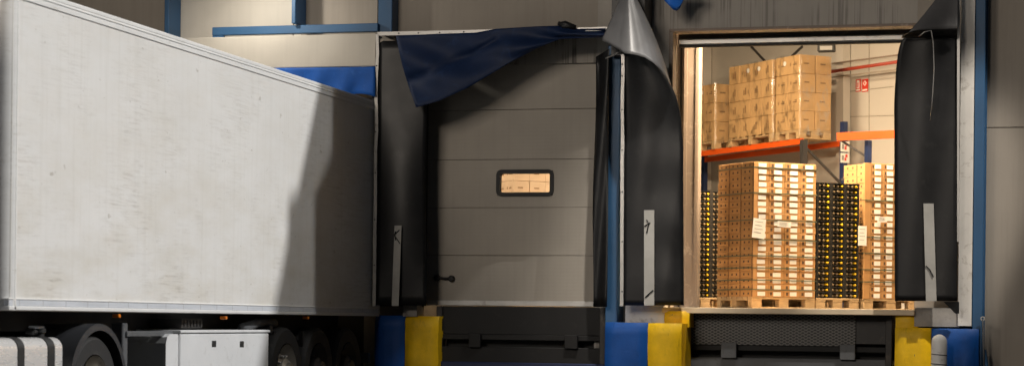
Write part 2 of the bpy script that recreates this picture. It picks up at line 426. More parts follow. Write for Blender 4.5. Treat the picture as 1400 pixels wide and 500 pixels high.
# grey ledge below the right flap, white side panel
wp(at(1312,230,-.32).x, at(1330.5,230,-.32).x, Z(1320, 445, -.32), EAVE - .3, 'white_trim', -.32, -.003, 'side_panel')
wp(at(1250,430,-.30).x, at(1312,430,-.30).x - .003, Z(1280, 446, -.3), FLOOR + .02, 'concrete', -.30, -.004, 'dock_ledge')
wp(at(855,430,-.30).x, at(908,430,-.30).x, Z(880, 442, -.3), FLOOR + .06, 'white_trim', -.30, -.004, 'dock_ledge')
wp(at(551,425,-.30).x, at(570,425,-.30).x, Z(560, 432, -.3), FLOOR + .04, 'concrete', -.30, -.004, 'dock_ledge')
# right opening: frame, raised door edge, jamb
fx0, fx1 = at(913,230,-.02).x, at(1256,230,-.02).x
MB().box((fx0, -.03, Z(1080, 40, -.02)), (fx1, -.002, Z(1080, 36, -.02)), ch=.004).build('opening_frame', M['jamb'], W)
MB().box((fx0, -.03, FLOOR), (at(918.5,230,-.02).x, -.002, Z(1080, 40, -.02) - .002), ch=.004).build('opening_frame', M['jamb'], W)
DR = MB()
za, zb = Z(1080, 50, .28), Z(1080, 58.5, .28)
DR.box((rx0 + .02, .30, zb), (rx1 - .02, .36, za), ch=.015)
raised = DR.build('raised_door', M['alu'], W)
MB().box((rx0 + .02, .30, Z(1080, 62, .3)), (rx1 - .02, .36, zb - .002), ch=.01).build('rubber_seal', M['black'], raised)
MB().box((rx0, .40, za - .05), (rx1, .46, EAVE - .3)).build('door_leaf', M['dark_steel'], raised)
MB().box((rx0 - .6, .98, FLOOR), (at(929,230,.98).x, 1.04, rz1 + .5)).build('door_jamb', M['jamb'], W)
MB().box((at(928.6,230,.97).x, .965, FLOOR), (at(930.8,230,.97).x, 1.0, rz1 + .5)).build('door_track', M['dark_steel'], W)
J = MB(); jx0, jx1 = at(931,240,.95).x, at(955,240,.95).x
J.box((jx0, .95, FLOOR), (jx1, 1.15, rz1 + .5), ch=.01)
J.box((jx0 + .03, .938, FLOOR + .02), (jx0 + .07, .9495, rz1 + .4)); J.box((jx1 - .05, .940, FLOOR + .02), (jx1 - .02, .9495, rz1 + .4))
J.build('door_jamb', M['jamb'], W)

# closed sectional door of the middle dock
dx0, dx1 = mx0 + .02, mx1 - .02
dvs = [88, 150, 218, 283.5, 349, 416.5]
zs = [Z(700, v, .06) for v in dvs]
DOOR = MB().box((dx0, .085, zs[-1]), (dx1, .12, zs[0])).build('dock_door', M['black'], W)
wu0, wu1, wv0, wv1 = 680, 756, 233, 267
ww0, ww1, wz1, wz0 = at(wu0,250,.06).x, at(wu1,250,.06).x, Z(718, wv0, .06), Z(718, wv1, .06)
# door core is split round the window so that one sees through it
bpy.data.objects.remove(DOOR)
core = MB()
core.box((dx0, .082, zs[-1]), (ww0, .12, zs[0])).box((ww1, .082, zs[-1]), (dx1, .12, zs[0]))
core.box((ww0, .082, zs[-1]), (ww1, .12, wz0)).box((ww0, .082, wz1), (ww1, .12, zs[0]))
DOOR = core.build('dock_door', M['door_core'], W)
for k in range(5):
    a, b = zs[k] - .0025, zs[k+1] + .0025
    p = MB()
    if k == 2:
        p.box((dx0, .06, b), (ww0, .081, a)).box((ww1, .06, b), (dx1, .081, a))
        p.box((ww0, .06, wz1), (ww1, .081, a)).box((ww0, .06, b), (ww1, .081, wz0))
    else: p.box((dx0, .06, b), (dx1, .081, a), ch=.004)
    p.build('door_panel', M['door'], DOOR)
MB().box((dx0, .045, zs[-1] - .012), (dx1, .0595, zs[-1] + .055), ch=.004).build('door_bottom_rail', M['alu'], DOOR)
def rrect(x0, x1, z0, z1, r, n=5):
    o = []
    for cx_, cz_, a0 in ((x1-r, z1-r, 0), (x0+r, z1-r, 90), (x0+r, z0+r, 180), (x1-r, z0+r, 270)):
        for i in range(n+1):
            t = R(a0 + 90*i/n); o.append((cx_ + r*math.cos(t), cz_ + r*math.sin(t)))
    return o
def ring(x0, x1, z0, z1, w, r, y0, y1):
    o, i = rrect(x0, x1, z0, z1, r), rrect(x0+w, x1-w, z0+w, z1-w, max(r-w, .02)); n = len(o)
    mb = MB(); vs = [(x, y0, z) for x, z in o] + [(x, y0, z) for x, z in i] + [(x, y1, z) for x, z in o] + [(x, y1, z) for x, z in i]
    fs = []
    for k in range(n):
        q = (k+1) % n
        fs += [(k, q, n+q, n+k), (2*n+k, 3*n+k, 3*n+q, 2*n+q), (k, 2*n+k, 2*n+q, q), (n+k, n+q, 3*n+q, 3*n+k)]
    return mb.add(vs, fs)
ring(ww0 - .012, ww1 + .012, wz0 - .012, wz1 + .012, .05, .07, .040, .125).build('window_frame', M['black'], DOOR)
MB().box((ww0 + .02, .09, wz0 + .02), (ww1 - .02, .096, wz1 - .02)).build('window_pane', M['glass'], DOOR)
h = MB(); hp0, hp1 = at(597, 379.5, .03), at(617, 380.5, .03)
h.tube([(hp0.x, .03, hp0.z), (hp1.x, .03, hp1.z)], .017, 10)
for q in (hp0, hp1): h.lathe((q.x, .062, q.z), (0, -1, 0), [(0,.052),(.03,.05),(.042,.035),(.042,0)], 14)
h.build('door_handle', M['black'], DOOR, True, auto=40)

# ------------------------------------------------------------------ warehouse interior
AX = Matrix.Rotation(R(41.3), 3, 'Z')
E2, E1 = AX @ Vector((1,0,0)), AX @ Vector((0,1,0))          # along the short and the long side of the racks
PHI = R(41.3)
PW = atd(1187, 91, 34.5); PW.z = 0
def onwall(u, v, off=0):                                      # point on the skew inner wall
    d = ray(u, v); n = E2; p0 = PW - E2*off
    return CAM + d * ((p0 - CAM).dot(n) / d.dot(n))
ws0 = (0.32 - PW.y) / E1.y
p0, p1 = PW + E1*ws0, PW + E1*20
MB().prism([(p0.x, p0.y, FLOOR - .1), (p1.x, p1.y, FLOOR - .1), (p1.x, p1.y, EAVE), (p0.x, p0.y, EAVE)], E2*.2).build('inner_wall', M['room'], W)
def wallbar(pa, pb, w, dep, m, name, parent=W):               # flat bar on the skew wall
    d = (pb - pa).normalized(); s_ = d.cross(E2).normalized()*(w/2)
    return MB().prism([pa - s_, pa + s_, pb + s_, pb - s_], -E2*dep).build(name, M[m], parent)
wallbar(onwall(957,148), onwall(1222,118.5), .012, .006, 'room_seam', 'wall_seam')
wallbar(onwall(1150,160), onwall(1222,158), .012, .005, 'room_seam', 'wall_seam')
wallbar(onwall(1188.5,50), onwall(1188.5,230), .012, .007, 'room_seam', 'wall_seam')
wallbar(onwall(1028,64), onwall(1060,98), .03, .03, 'rack_dark', 'wall_brace')
wallbar(onwall(1098,64), onwall(1070,90), .03, .035, 'rack_dark', 'wall_brace')
wallbar(onwall(1157.5,40,.02), onwall(1157.5,260,.02), .20, .14, 'room', 'inner_column')
wallbar(onwall(970,50,.02), onwall(970,260,.02), .13, .18, 'room', 'inner_column')
wallbar(onwall(958.5,50,.2), onwall(958.5,260,.2), .09, .10, 'rack_dark', 'inner_column')
o = MB().tube([onwall(1100,103.5,.30), onwall(1246,82,.30)], .028, 8).build('fire_pipe', M['red'], None, True)
rebase(o, onwall(1100,103.5,.30)); tag(o, 'red pipe running along the cream inner wall above the red signs', 'pipe')
o = MB().tube([onwall(1100,92,.22), onwall(1246,73,.22)], .014, 8).build('conduit', M['jamb'], None, True)
rebase(o, onwall(1100,92,.22)); tag(o, 'thin pale conduit running above the red pipe on the inner wall', 'pipe')
o = MB().tube([onwall(1100,110,.22), onwall(1246,93,.22)], .014, 8).build('conduit', M['room_seam'], None, True)
rebase(o, onwall(1100,110,.22)); tag(o, 'thin dull conduit running just below the red pipe on the inner wall', 'pipe')
for k, (ua, ub, lab) in enumerate(((1170.5, 1177, 'red and white fire extinguisher sign on the inner wall, nearer the white column'),
                                   (1179, 1187, 'red fire alarm sign with a diamond mark on the inner wall, beside the extinguisher sign'))):
    a, b = onwall(ua, 109, .006), onwall(ub, 125, .006)
    c_ = onwall((ua+ub)/2, 117, .006)
    sx = (onwall(ub,117,.006) - onwall(ua,117,.006)).length/2; sz = (a.z - b.z)/2
    t = thing('wall_sign', lab, 'sign', c_, 0, 'red safety signs on the inner wall')
    def signquad(x0, x1, z0, z1, dep, m, name):
        P = lambda x, z: c_ - E1*x + Vector((0,0,z))
        return MB().prism([P(x0,z0), P(x1,z0), P(x1,z1), P(x0,z1)], -E2*dep).build(name, m, t)
    signquad(-sx, sx, -sz, sz, .008, M['sign_red'], 'plate')
    if k == 0:
        signquad(-sx*.55, sx*.55, -sz*.45, sz*.8, .011, M['paper'], 'pictogram')
        signquad(-sx*.2, sx*.2, -sz*.3, sz*.45, .014, M['sign_red'], 'pictogram')
    else:
        P = lambda x, z: c_ - E1*x + Vector((0,0,z))
        MB().prism([P(0,-sz*.1), P(sx*.62,sz*.35), P(0,sz*.8), P(-sx*.62,sz*.35)], -E2*.011).build('pictogram', M['paper'], t)
        MB().prism([P(0,sz*.12), P(sx*.3,sz*.35), P(0,sz*.58), P(-sx*.3,sz*.35)], -E2*.014).build('pictogram', M['sign_red'], t)
    signquad(-sx*.8, sx*.8, -sz*.85, -sz*.6, .011, M['paper'], 'lettering_line')

ORD = ['first','second','third','fourth','fifth','sixth','seventh','eighth','ninth','tenth','eleventh','twelfth','thirteenth','fourteenth',
       'fifteenth','sixteenth','seventeenth','eighteenth','nineteenth','twentieth','twenty-first','twenty-second','twenty-third','twenty-fourth']
def nth(i): return ORD[i]
def place(ob, K, x, y, z, parent=None):
    p = K + E2*x + E1*y; ob.location = (p.x, p.y, K.z + z); ob.rotation_euler = (0, 0, PHI)

# pallets
def pallet_mesh(w, l, h=.144):
    m = MB()
    for y in (0, l/2 - .05, l - .10):
        m.box((0, y, 0), (w, y + .1, .022), ch=.003)
    for x in (0, w/2 - .07, w - .145):
        for y in (0, l/2 - .05, l - .10): m.box((x, y + .002, .0225), (x + .145, y + .098, .10), ch=.004)
        m.box((x, 0, .1005), (x + .145, l, .12))
    k = 7
    for i in range(k):
        y = i*(l - .1)/(k-1); m.box((0, y, .1205), (w, y + .1, h), ch=.003)
    o = m.build('pallet', M['wood']); me = o.data; bpy.data.objects.remove(o); return me
def add_pallet(K, w, l, label, x=0, y=0):
    o = bpy.data.objects.new('pallet', pallet_mesh(w, l)); COL.objects.link(o)
    place(o, K, x, y, 0); tag(o, label, 'pallet', 'wooden pallets in the warehouse'); return o

def carton_mesh(w, l, h, marks, light=False):
    g_ = .004 if light and marks != 'pale' else .0015
    m = MB().box((g_, g_, .0008), (w - g_, l - g_, h - (.003 if light else .0008)), ch=.005 if light and marks != 'pale' else .003)
    if marks in ('side', 'both'):                              # printed marks on the -X side
        for y in (l*.28, l*.66): m.box((-.0005, y, h*.34), (.0014, y + .028, h*.66), 1)
        m.box((-.0005, .001, .004), (.0014, .020, h - .004), 2)
    if marks in ('front', 'both'):
        m.box((w*.12, -.0005, h*.25), (w*.25, .0014, h*.72), 1)
    if marks in ('big', 'pale'):
        for y in (l*.24,): m.box((-.0005, y, h*.46), (.0014, y + l*.30, h*.53), 1); m.box((-.0005, y, h*.57), (.0014, y + l*.18, h*.61), 1)
        m.box((-.0005, l*.70, h*.44), (.0014, l*.78, h*.60), 1)
        m.box((w*.28, -.0005, h*.49), (w*.60, .0014, h*.57), 1)
    if marks == 'tall':
        m.box((-.0005, l*.36, h*.30), (.0014, l*.46, h*.70), 1); m.box((-.0005, l*.52, h*.30), (.0014, l*.60, h*.58), 1)
        m.box((w*.32, -.0005, h*.46), (w*.58, .0014, h*.55), 1)
    o = m.build('carton', [M['carton_pale' if marks == 'pale' else 'carton_light' if light else 'carton'], M['carton_print' if light else 'carton_mark'], M['carton_seam']])
    me = o.data; bpy.data.objects.remove(o); return me
def label_mesh(w, h, q=0):
    o = MB().box((w*(.32 + q), -.004, h*(.14 + q*.6)), (w*(.80 - abs(q)*.6), .0012, h*(.80 + q*.5))).build('paper_label', M['paper']); me = o.data; bpy.data.objects.remove(o); return me

def tower(K, nx, ny, w, l, h, rows, name, grp):
    """flat cartons stacked on a pallet: the two outer faces one can see"""
    z0 = .146
    ms = {k: carton_mesh(w, l, h, k) for k in ('front', 'side', 'both')}; mls = [label_mesh(w, h, q) for q in (0, -.03, .04)]
    for r in range(rows):
        top = rows - 1 - r
        row = 'top row' if top == 0 else 'bottom row' if r == 0 else f'{nth(top)} row below top'
        for i in range(nx):
            for j in range(ny):
                if i and j: continue
                if ny == 1 and j: continue
                kind = 'both' if i == 0 and j == 0 and ny > 1 else 'front' if j == 0 else 'side'
                o = bpy.data.objects.new('carton', ms[kind]); COL.objects.link(o)
                place(o, K, i*w + random.uniform(-.003, .003), j*l + random.uniform(-.006, .002), z0 + r*h); o.rotation_euler.z += random.uniform(-.012, .012)
                if j == 0:
                    where = f'{nth(i)} column from left'
                    lab = f'white labelled carton, {row}, {where}, {name}'
                    c = bpy.data.objects.new('paper_label', random.choice(mls)); COL.objects.link(c); c.parent = o
                else:
                    lab = f'plain brown carton, {row}, {"furthest left" if j == ny-1 else "middle"} side column, {name}'
                tag(o, lab, 'carton', grp)
    return z0 + rows*h

K1 = at(1028, 420, .55); K1.z = FLOOR + .001
HT, HT3 = .0800, .0828
t1w, t1l = .236, .275
add_pallet(K1, 4*t1w, 3*t1l, 'wooden pallet under the tall corner stack of brown cartons')
zt1 = tower(K1, 4, 3, t1w, t1l, HT, 21, 'tall corner stack', 'cartons in the tall corner stack')
K3 = K1 + E2*1.70; K3.z = FLOOR + .001
add_pallet(K3, .86, .8, 'wooden pallet under the right hand stack of labelled cartons')
zt3 = tower(K3 + E2*.09, 3, 2, .192, .30, HT3, 21, 'right stack', 'cartons in the right stack')
o = MB().box((-.01, -.008, .146), (.085, .02, .146 + 21*HT3)).build('corner_board', M['carton']); place(o, K3, 0, 0, 0)
tag(o, 'tall brown cardboard corner board on the left edge of the right hand carton stack', 'corner board')
o = MB().box((.004, -.010, .146), (.058, -.004, .146 + 21*HT)).build('corner_board', M['carton']); place(o, K1, 0, 0, 0)
tag(o, 'tall brown cardboard corner board on the near corner of the tall carton stack', 'corner board')

# green strapping round the stacks
def straps(K, w, l, zs_, name):
    for i, z in enumerate(zs_):
        m = MB(); e = .007
        m.box((-e, -e - .006, z), (w + e, -e, z + .012)).box((-e - .006, -e, z + .001), (-e, l + e, z + .013))
        o = m.build('packing_strap', M['strap']); place(o, K, 0, 0, 0)
        tag(o, f'thin green packing strap round the {name}, {nth(i)} strap from the top', 'strap', f'straps round the {name}')
straps(K1, 4*t1w, 3*t1l, [.146 + 21*HT*f for f in (.955, .765, .565, .42, .30, .21, .12, .05)], 'tall corner carton stack')
straps(K3, .09 + 3*.192, .6, [.146 + 21*HT3*f for f in (.72, .45, .33, .21, .12)], 'right carton stack')

# bottle trays
def bottle_meshes(w, l, h):
    m = MB()
    m.box((0, 0, 0), (w, l, .006)).box((0, 0, .0065), (.026, l, h - .001)).box((w - .026, 0, .0065), (w, l, h - .001))
    m.box((.0265, l*.55, .0065), (w - .0265, l*.6, h - .001)); m.box((.0265, 0, h - .008), (w - .0265, l, h - .0012))
    o = m.build('bottle_tray', M['crate']); tray = o.data; bpy.data.objects.remove(o)
    res = []
    for mt in ('cap_dim', 'cap'):
        b = MB().lathe((0, .16, h*.45), (0, -1, 0), [(.026,0),(.026,.05),(.016,.075),(.0165,.155),(.013,.162),(0,.164)], 10)
        o = b.build('bottle', M[mt], None, True, auto=40); res.append(o.data); bpy.data.objects.remove(o)
    return tray, res
def bottle_stack(K, n, w, l, h, rows, name, grp, upright=True):
    tray, caps = bottle_meshes(w, l, h)
    for r in range(rows):
        top = rows - 1 - r
        row = 'top row' if top == 0 else 'bottom row' if r == 0 else f'{nth(top)} row below top'
        for i in range(n):
            o = bpy.data.objects.new('bottle_tray', tray); COL.objects.link(o); place(o, K, i*w, random.uniform(0, .006), .146 + r*h)
            col = 'left' if i == 0 else 'right' if i == n-1 else 'middle'
            tag(o, f'bottle tray, {row}, {col} column, {name}', 'bottle tray', grp)
            for k in range(3):
                c = bpy.data.objects.new('bottle', caps[1 if k == 2 else 0]); COL.objects.link(c); c.parent = o
                c.location = (.045 + k*(w - .09)/2, random.uniform(-.004, .01), 0)
K2 = K1 + E2*.962; K2.z = FLOOR + .001
add_pallet(K2, .66, .8, 'wooden pallet under the wide dark stack of bottle trays')
bottle_stack(K2, 3, .217, .40, .0695, 21, 'wide stack between carton stacks', 'trays in the wide bottle stack')
K4 = at(957, 420, 1.7); K4.z = FLOOR + .001
K4 = K4 - E2*.25
add_pallet(K4, .66, .8, 'wooden pallet under the narrow dark bottle stack beside the door jamb')
bottle_stack(K4, 3, .205, .40, .0662, 21, 'narrow stack beside door jamb', 'trays in the narrow bottle stack')

# papers stuck on the stacks
def paper(K, u, v, w, h, tilt, label, dep=-.024):
    d = ray(u, v); p0 = K + E1*dep
    p = CAM + d*((p0 - CAM).dot(E1)/d.dot(E1))
    ca, sa = math.cos(tilt), math.sin(tilt)
    P = lambda x, z: p + E2*(x*ca - z*sa) + Vector((0,0, x*sa + z*ca))
    t = thing('delivery_note', label, 'paper', p, 0, 'papers stuck on the carton stacks')
    MB().prism([P(-w/2,-h/2), P(w/2,-h/2), P(w/2,h/2), P(-w/2,h/2)], -E1*.003).build('sheet', M['paper'], t)
    m = MB()
    for k in range(4): 
        z = h*(.32 - .18*k); m.prism([P(-w*.36,z), P(w*(.3 - .1*(k % 2)),z), P(w*(.3 - .1*(k % 2)),z+h*.025), P(-w*.36,z+h*.025)], -E1*.0042)
    m.build('printed_lines', M['print_grey'], t)
paper(K1, 1037.5, 312, .185, .245, -.10, 'large white sheet stuck near the corner of the tall carton stack')
paper(K1, 1072, 306.5, .20, .07, -.06, 'small wide white slip stuck on the right face of the tall carton stack', -.03)
paper(K3, 1179, 322, .13, .25, .0, 'tall white sheet stuck on the left edge of the right carton stack', -.03)
paper(K3, 1206, 300, .15, .07, .05, 'small white slip stuck on the front of the right carton stack', -.03)

# racks
def bar(m, a, b, w, h):
    a, b = Vector(a), Vector(b); d = (b - a).normalized()
    s_ = d.cross(Vector((0,0,1))); s_ = (s_.normalized() if s_.length > .05 else E2.copy())*(w/2); t_ = s_.cross(d).normalized()*(h/2)
    return m.prism([a - s_ - t_, a + s_ - t_, a + s_ + t_, a - s_ + t_], b - a)
RB = atd(1097, 193, 34.0)
rk = thing('pallet_rack', 'orange and blue pallet rack carrying wrapped carton loads at the back', 'pallet rack', (RB.x, RB.y, FLOOR))
RD = .78
for dy, nm in ((0, 'rack_beam'), (RD, 'rack_beam')):
    bar(MB(), RB + E2*dy, RB + E2*dy + E1*4.2, .05, .09).build(nm, M['orange'], rk)
for dx in (-.04, 4.24):
    for dy in (0, RD):
        p = RB + E1*dx + E2*dy
        bar(MB(), (p.x, p.y, FLOOR), (p.x, p.y, RB.z + (.35 if dy else .02)), .09, .09).build('upright', M['rack_blue' if dy else 'rack_dark'], rk)
    za_ = FLOOR + .2
    b_ = MB()
    for k in range(4):
        q0, q1 = RB + E1*dx, RB + E1*dx + E2*RD
        if k % 2: q0, q1 = q1, q0
        bar(b_, (q0.x, q0.y, za_ + k*.62), (q1.x, q1.y, za_ + (k+1)*.62), .03, .035)
    b_.build('cross_brace', M['rack_dark'], rk)
RB2 = atd(1145, 187, 30.6)
rk2 = thing('pallet_rack', 'nearer orange pallet rack beam with blue upright before the cream wall', 'pallet rack', (RB2.x, RB2.y, FLOOR))
e2b = atd(1240, 183.5, 30.0)
dirb = (e2b - RB2); dirb.z = 0; dirb.normalize()
bar(MB(), RB2, RB2 + dirb*2.2, .05, .115).build('rack_beam', M['orange'], rk2)
for u_ in (1187,):
    p = atd(u_, 195, 30.6)
    bar(MB(), (p.x, p.y, FLOOR), (p.x, p.y, RB2.z - .05), .075, .075).build('upright', M['rack_blue'], rk2)
b_ = MB(); bar(b_, atd(1150,192,30.7), atd(1187,216,30.7), .03, .03); bar(b_, atd(1150,246,30.7), atd(1187,224,30.7), .03, .03); b_.build('cross_brace', M['rack_dark'], rk2)
# small safety signs hung on the rack's rear upright
sp = RB + E2*(RD - .02) - E1*.10
for k, (v0, v1, lab) in enumerate(((191, 206, 'upper white sign with red extinguisher mark on the rack upright'), (207, 221, 'lower white sign with red extinguisher mark on the rack upright'))):
    zc = atd(1138, (v0+v1)/2, 34).z; hh = (v1 - v0)/F*34*.47; hw = .085
    c_ = Vector((sp.x, sp.y, zc)); t = thing('rack_sign', lab, 'sign', c_, 0, 'safety signs on the rack upright')
    P = lambda x, z: c_ + E2*x + Vector((0,0,z))
    def q(x0, x1, z0, z1, dep, m, nm): MB().prism([P(x0,z0), P(x1,z0), P(x1,z1), P(x0,z1)], -E1*dep).build(nm, M[m], t)
    q(-hw, hw, -hh, hh, .008, 'paper', 'plate')
    q(.005, hw*.55, hh*.1, hh*.75, .011, 'sign_red', 'pictogram'); q(-hw*.75, -hw*.25, -hh*.5, hh*.5, .011, 'print_grey', 'lettering_line')
    q(-.01, .025, -hh*.6, hh*.05, .0112, 'sign_red', 'pictogram')

# wrapped loads on the upper level
def load(K, nx, ny, w, l, h, rows, name, grp, marks):
    me = carton_mesh(w, l, h, marks, True)
    ml = MB().lathe((0, l*.25, h*.62), (-1,0,0), [(.04,0),(.04,.003),(0,.0032)], 12).build('sticker', M['paper']); lm = ml.data; bpy.data.objects.remove(ml)
    add_pallet(K, nx*w, ny*l, f'wooden pallet under the {name}')
    for r in range(rows):
        row = 'top row' if r == rows-1 else 'bottom row' if r == 0 else f'{nth(rows-1-r)} row below top'
        for i in range(nx):
            for j in range(ny):
                if i and j: continue
                o = bpy.data.objects.new('large_carton', me); COL.objects.link(o)
                place(o, K, i*w + random.uniform(-.008,.006), j*l + random.uniform(-.008,.006), .146 + r*h); o.rotation_euler.z += random.uniform(-.015, .015)
                side = 'corner column' if i == 0 and j == 0 else f'{nth(i-1)} column right of corner' if j == 0 else f'{nth(j-1)} column left of corner'
                tag(o, f'tan carton, {row}, {side}, {name}', 'carton', grp)
                if i == 0 and r == rows-1 and j in (1, 2): 
                    c = bpy.data.objects.new('sticker', lm); COL.objects.link(c); c.parent = o
def film(K, w, l, h, name):                                     # clear stretch film with creases
    m = MB(); e = .012; rows = []
    for iz in range(15):
        z = .06 + (h - .06)*iz/14; r_ = []
        for k in range(33):
            t = k/32
            if t < .5: x, y = -e, l*(1 - t*2)
            else: x, y = w*(t - .5)*2, -e
            d = .010*mnoise.noise(Vector((x*5, y*5, z*7 + K.x)))
            r_.append((x - (abs(d) if t < .5 else 0), y - (abs(d) if t >= .5 else 0), z))
        rows.append(r_)
    m.grid(rows); o = m.build('stretch_film', M['film'], None, True); place(o, K, 0, 0, 0)
    tag(o, f'clear stretch film wrapped round the {name}', 'plastic film', 'stretch film on the rack loads')
mf, nt, bs = new_mat('stretch_film'); nt.nodes.remove(bs)
tr = N(nt, 'ShaderNodeBsdfTransparent'); gl = N(nt, 'ShaderNodeBsdfGlossy'); gl.inputs['Roughness'].default_value = .22; mx = N(nt, 'ShaderNodeMixShader')
wr = ramp(nt, ntex(nt, coords(nt, (3,3,1.2)), 3, 5, .7, .8), .50, .72, (.03,.03,.03,1), (.5,.5,.5,1))
nt.links.new(wr, mx.inputs['Fac']); nt.links.new(tr.outputs[0], mx.inputs[1]); nt.links.new(gl.outputs[0], mx.inputs[2])
nt.links.new(mx.outputs[0], nt.nodes['Material Output'].inputs['Surface']); M['film'] = mf

zb_ = RB.z + .047
KA = RB + E1*.02 - E2*.05; KA.z = zb_
load(KA, 2, 2,   .31, .345, .302, 4, 'right rack load', 'cartons of the right load on the rack', 'big')
film(KA, .62, .69, .146 + 4*.302 + .02, 'right load of tan cartons on the rack')
KB = KA + E1*.78 - E2*.0; KB.z = zb_
load(KB, 2, 4, .33, .335, .302, 4, 'middle rack load', 'cartons of the middle load on the rack', 'tall')
film(KB, .66, 1.34, .146 + 4*.302 + .02, 'middle load of tan cartons on the rack')
KC = KB + E1*1.75 - E2*.02; KC.z = zb_
load(KC, 2, 3, .36, .34, .325, 3, 'left rack load', 'cartons of the left load on the rack', 'big')
film(KC, .72, 1.02, .146 + 3*.325 + .02, 'left load of tan cartons on the rack')
# lower level loads behind the stacks
KD = RB + E1*.05 + E2*.12; KD.z = FLOOR + .001
load(KD, 2, 3, .40, .40, .36, 5, 'lower load under beam', 'cartons of the lower load behind the stacks', 'big')
KE = KC + Vector((0,0,0)); KE.z = FLOOR + .001
load(KE, 2, 2, .40, .40, .34, 5, 'lower load beside jamb', 'cartons of the lower load beside the jamb', 'big')
# load standing behind the middle door, seen through its window
KF = at(700, 420, 2.6); KF.z = FLOOR + .001
load(KF, 4, 5, .25, .25, .20, 13, 'stack behind door window', 'cartons behind the door window', 'pale')

# lamp hanging inside, and the ceiling lamps that light the hall
c_ = atd(1130, 66, 31.0)
t = thing('ceiling_floodlight', 'small dark floodlight hanging inside above the rack loads', 'lamp', c_)
MB().box(c_ + Vector((-.13,-.06,-.06)), c_ + Vector((.13,.06,.06)), ch=.015).build('housing', M['black'], t)
MB().box(c_ + Vector((-.09,-.066,-.035)), c_ + Vector((.09,-.061,.025))).build('lens', M['print_grey'], t)
MB().box(c_ + Vector((-.015,-.01,.062)), c_ + Vector((.015,.02,EAVE - c_.z))).build('hanger', M['black'], t)
def ceiling_lamp(x, y, z, w, sx=.5, sy=1.6, tilt=0):
    t = thing('ceiling_lamp', f'lit ceiling lamp of the hall out of view above the {"door" if y < 4 else "racks"}', 'lamp', (x, y, z), 0, 'ceiling lamps of the hall')
    MB().box((x - sx/2 - .04, y - sy/2 - .04, z + .02), (x + sx/2 + .04, y + sy/2 + .04, z + .12), ch=.02).build('housing', M['alu'], t)
    ld = bpy.data.lights.new('hall_light', 'AREA'); ld.shape = 'RECTANGLE'; ld.size = sx; ld.size_y = sy; ld.energy = w; ld.color = (1, .77, .50)
    lo = bpy.data.objects.new('hall_light', ld); COL.objects.link(lo); lo.location = (x, y, z)
    lo.rotation_euler = (tilt, 0, 0)
HZ = min(EAVE - .35, 6.9)
pL = atd(1080, 300, 28.2)
ceiling_lamp(pL.x + .45, .60, 5.05, 1020, 1.5, .3, R(30))
ceiling_lamp(pL.x - 4.5, 2.2, 5.8, 520, 2.0, .5, R(22))
ceiling_lamp(pL.x + 2.2, 3.4, 5.9, 230, 1.6, .5, R(15))
pM = atd(1010, 200, 33)
ceiling_lamp(pM.x - 1.2, pM.y - 1.5, HZ, 400, 1.6, .6)

# ------------------------------------------------------------------ dock shelters
ys = -.60
def P(u, v, y): return at(u, v, y)
def side_pole(u0, u1, v0, v1, parent, name='frame_pole', m='alu', y=ys, dep=.05, wob=0):
    mb = MB(); n = 14; L = []
    for k in range(n + 1):
        f = k/n; v = v0 + (v1 - v0)*f; w = wob*math.sin(f*23)*(1 if f < .45 else .2)
        a, b = P(u0 + (u1[0]-u0)*f if False else (u0[0] + (u0[1]-u0[0])*f) + w, v, y), P((u1[0] + (u1[1]-u1[0])*f) + w, v, y)
        L.append((a, b))
    vs = []; fs = []
    for a, b in L: vs += [a, b, b + Vector((0,dep,0)), a + Vector((0,dep,0))]
    for k in range(n):
        for j in range(4): fs.append((4*k+j, 4*k+(j+1) % 4, 4*k+4+(j+1) % 4, 4*k+4+j))
    fs += [(3,2,1,0), (4*n, 4*n+1, 4*n+2, 4*n+3)]
    return mb.add(vs, fs).build(name, M[m], parent)
def curtain(rows, name, m, parent, solid=.006):
    return MB().grid(rows).build(name, M[m] if isinstance(m, str) else m, parent, True, solid)
def lerp(tab, v):
    for (v0, a), (v1, b) in zip(tab, tab[1:]):
        if v <= v1: return a + (b - a)*(v - v0)/(v1 - v0) if v >= v0 else a
    return tab[-1][1]

# middle dock shelter
s2 = thing('dock_shelter', 'middle dock shelter with a torn navy head curtain over a closed grey door', 'dock shelter', at(514, 418, ys))
side_pole((513.5, 509), (517.5, 513.5), 47, 418, s2, wob=.9)
# top bar and short roof of the shelter
ta, tb = P(516, 44, ys), P(834, 37, ys)
m = MB(); th = Vector((0,0,-.045))
m.add([ta, tb, tb + Vector((0,.05,0)), ta + Vector((0,.05,0)), ta + th, tb + th, tb + th + Vector((0,.05,0)), ta + th + Vector((0,.05,0))],
      [(0,1,2,3),(7,6,5,4),(0,4,5,1),(1,5,6,2),(2,6,7,3),(3,7,4,0)])
m.build('top_bar', M['alu'], s2)
m = MB(); ta2, tb2 = Vector((ta.x + .03, 0, ta.z - .006)), Vector((tb.x - .03, 0, tb.z - .006))
m.prism([ta2 + Vector((0, ys + .052, 0)), tb2 + Vector((0, ys + .052, 0)), tb2 + Vector((0,-.003,.02)), ta2 + Vector((0,-.003,.02))], (0,0,-.012)).build('shelter_roof', M['black_pvc'], s2)
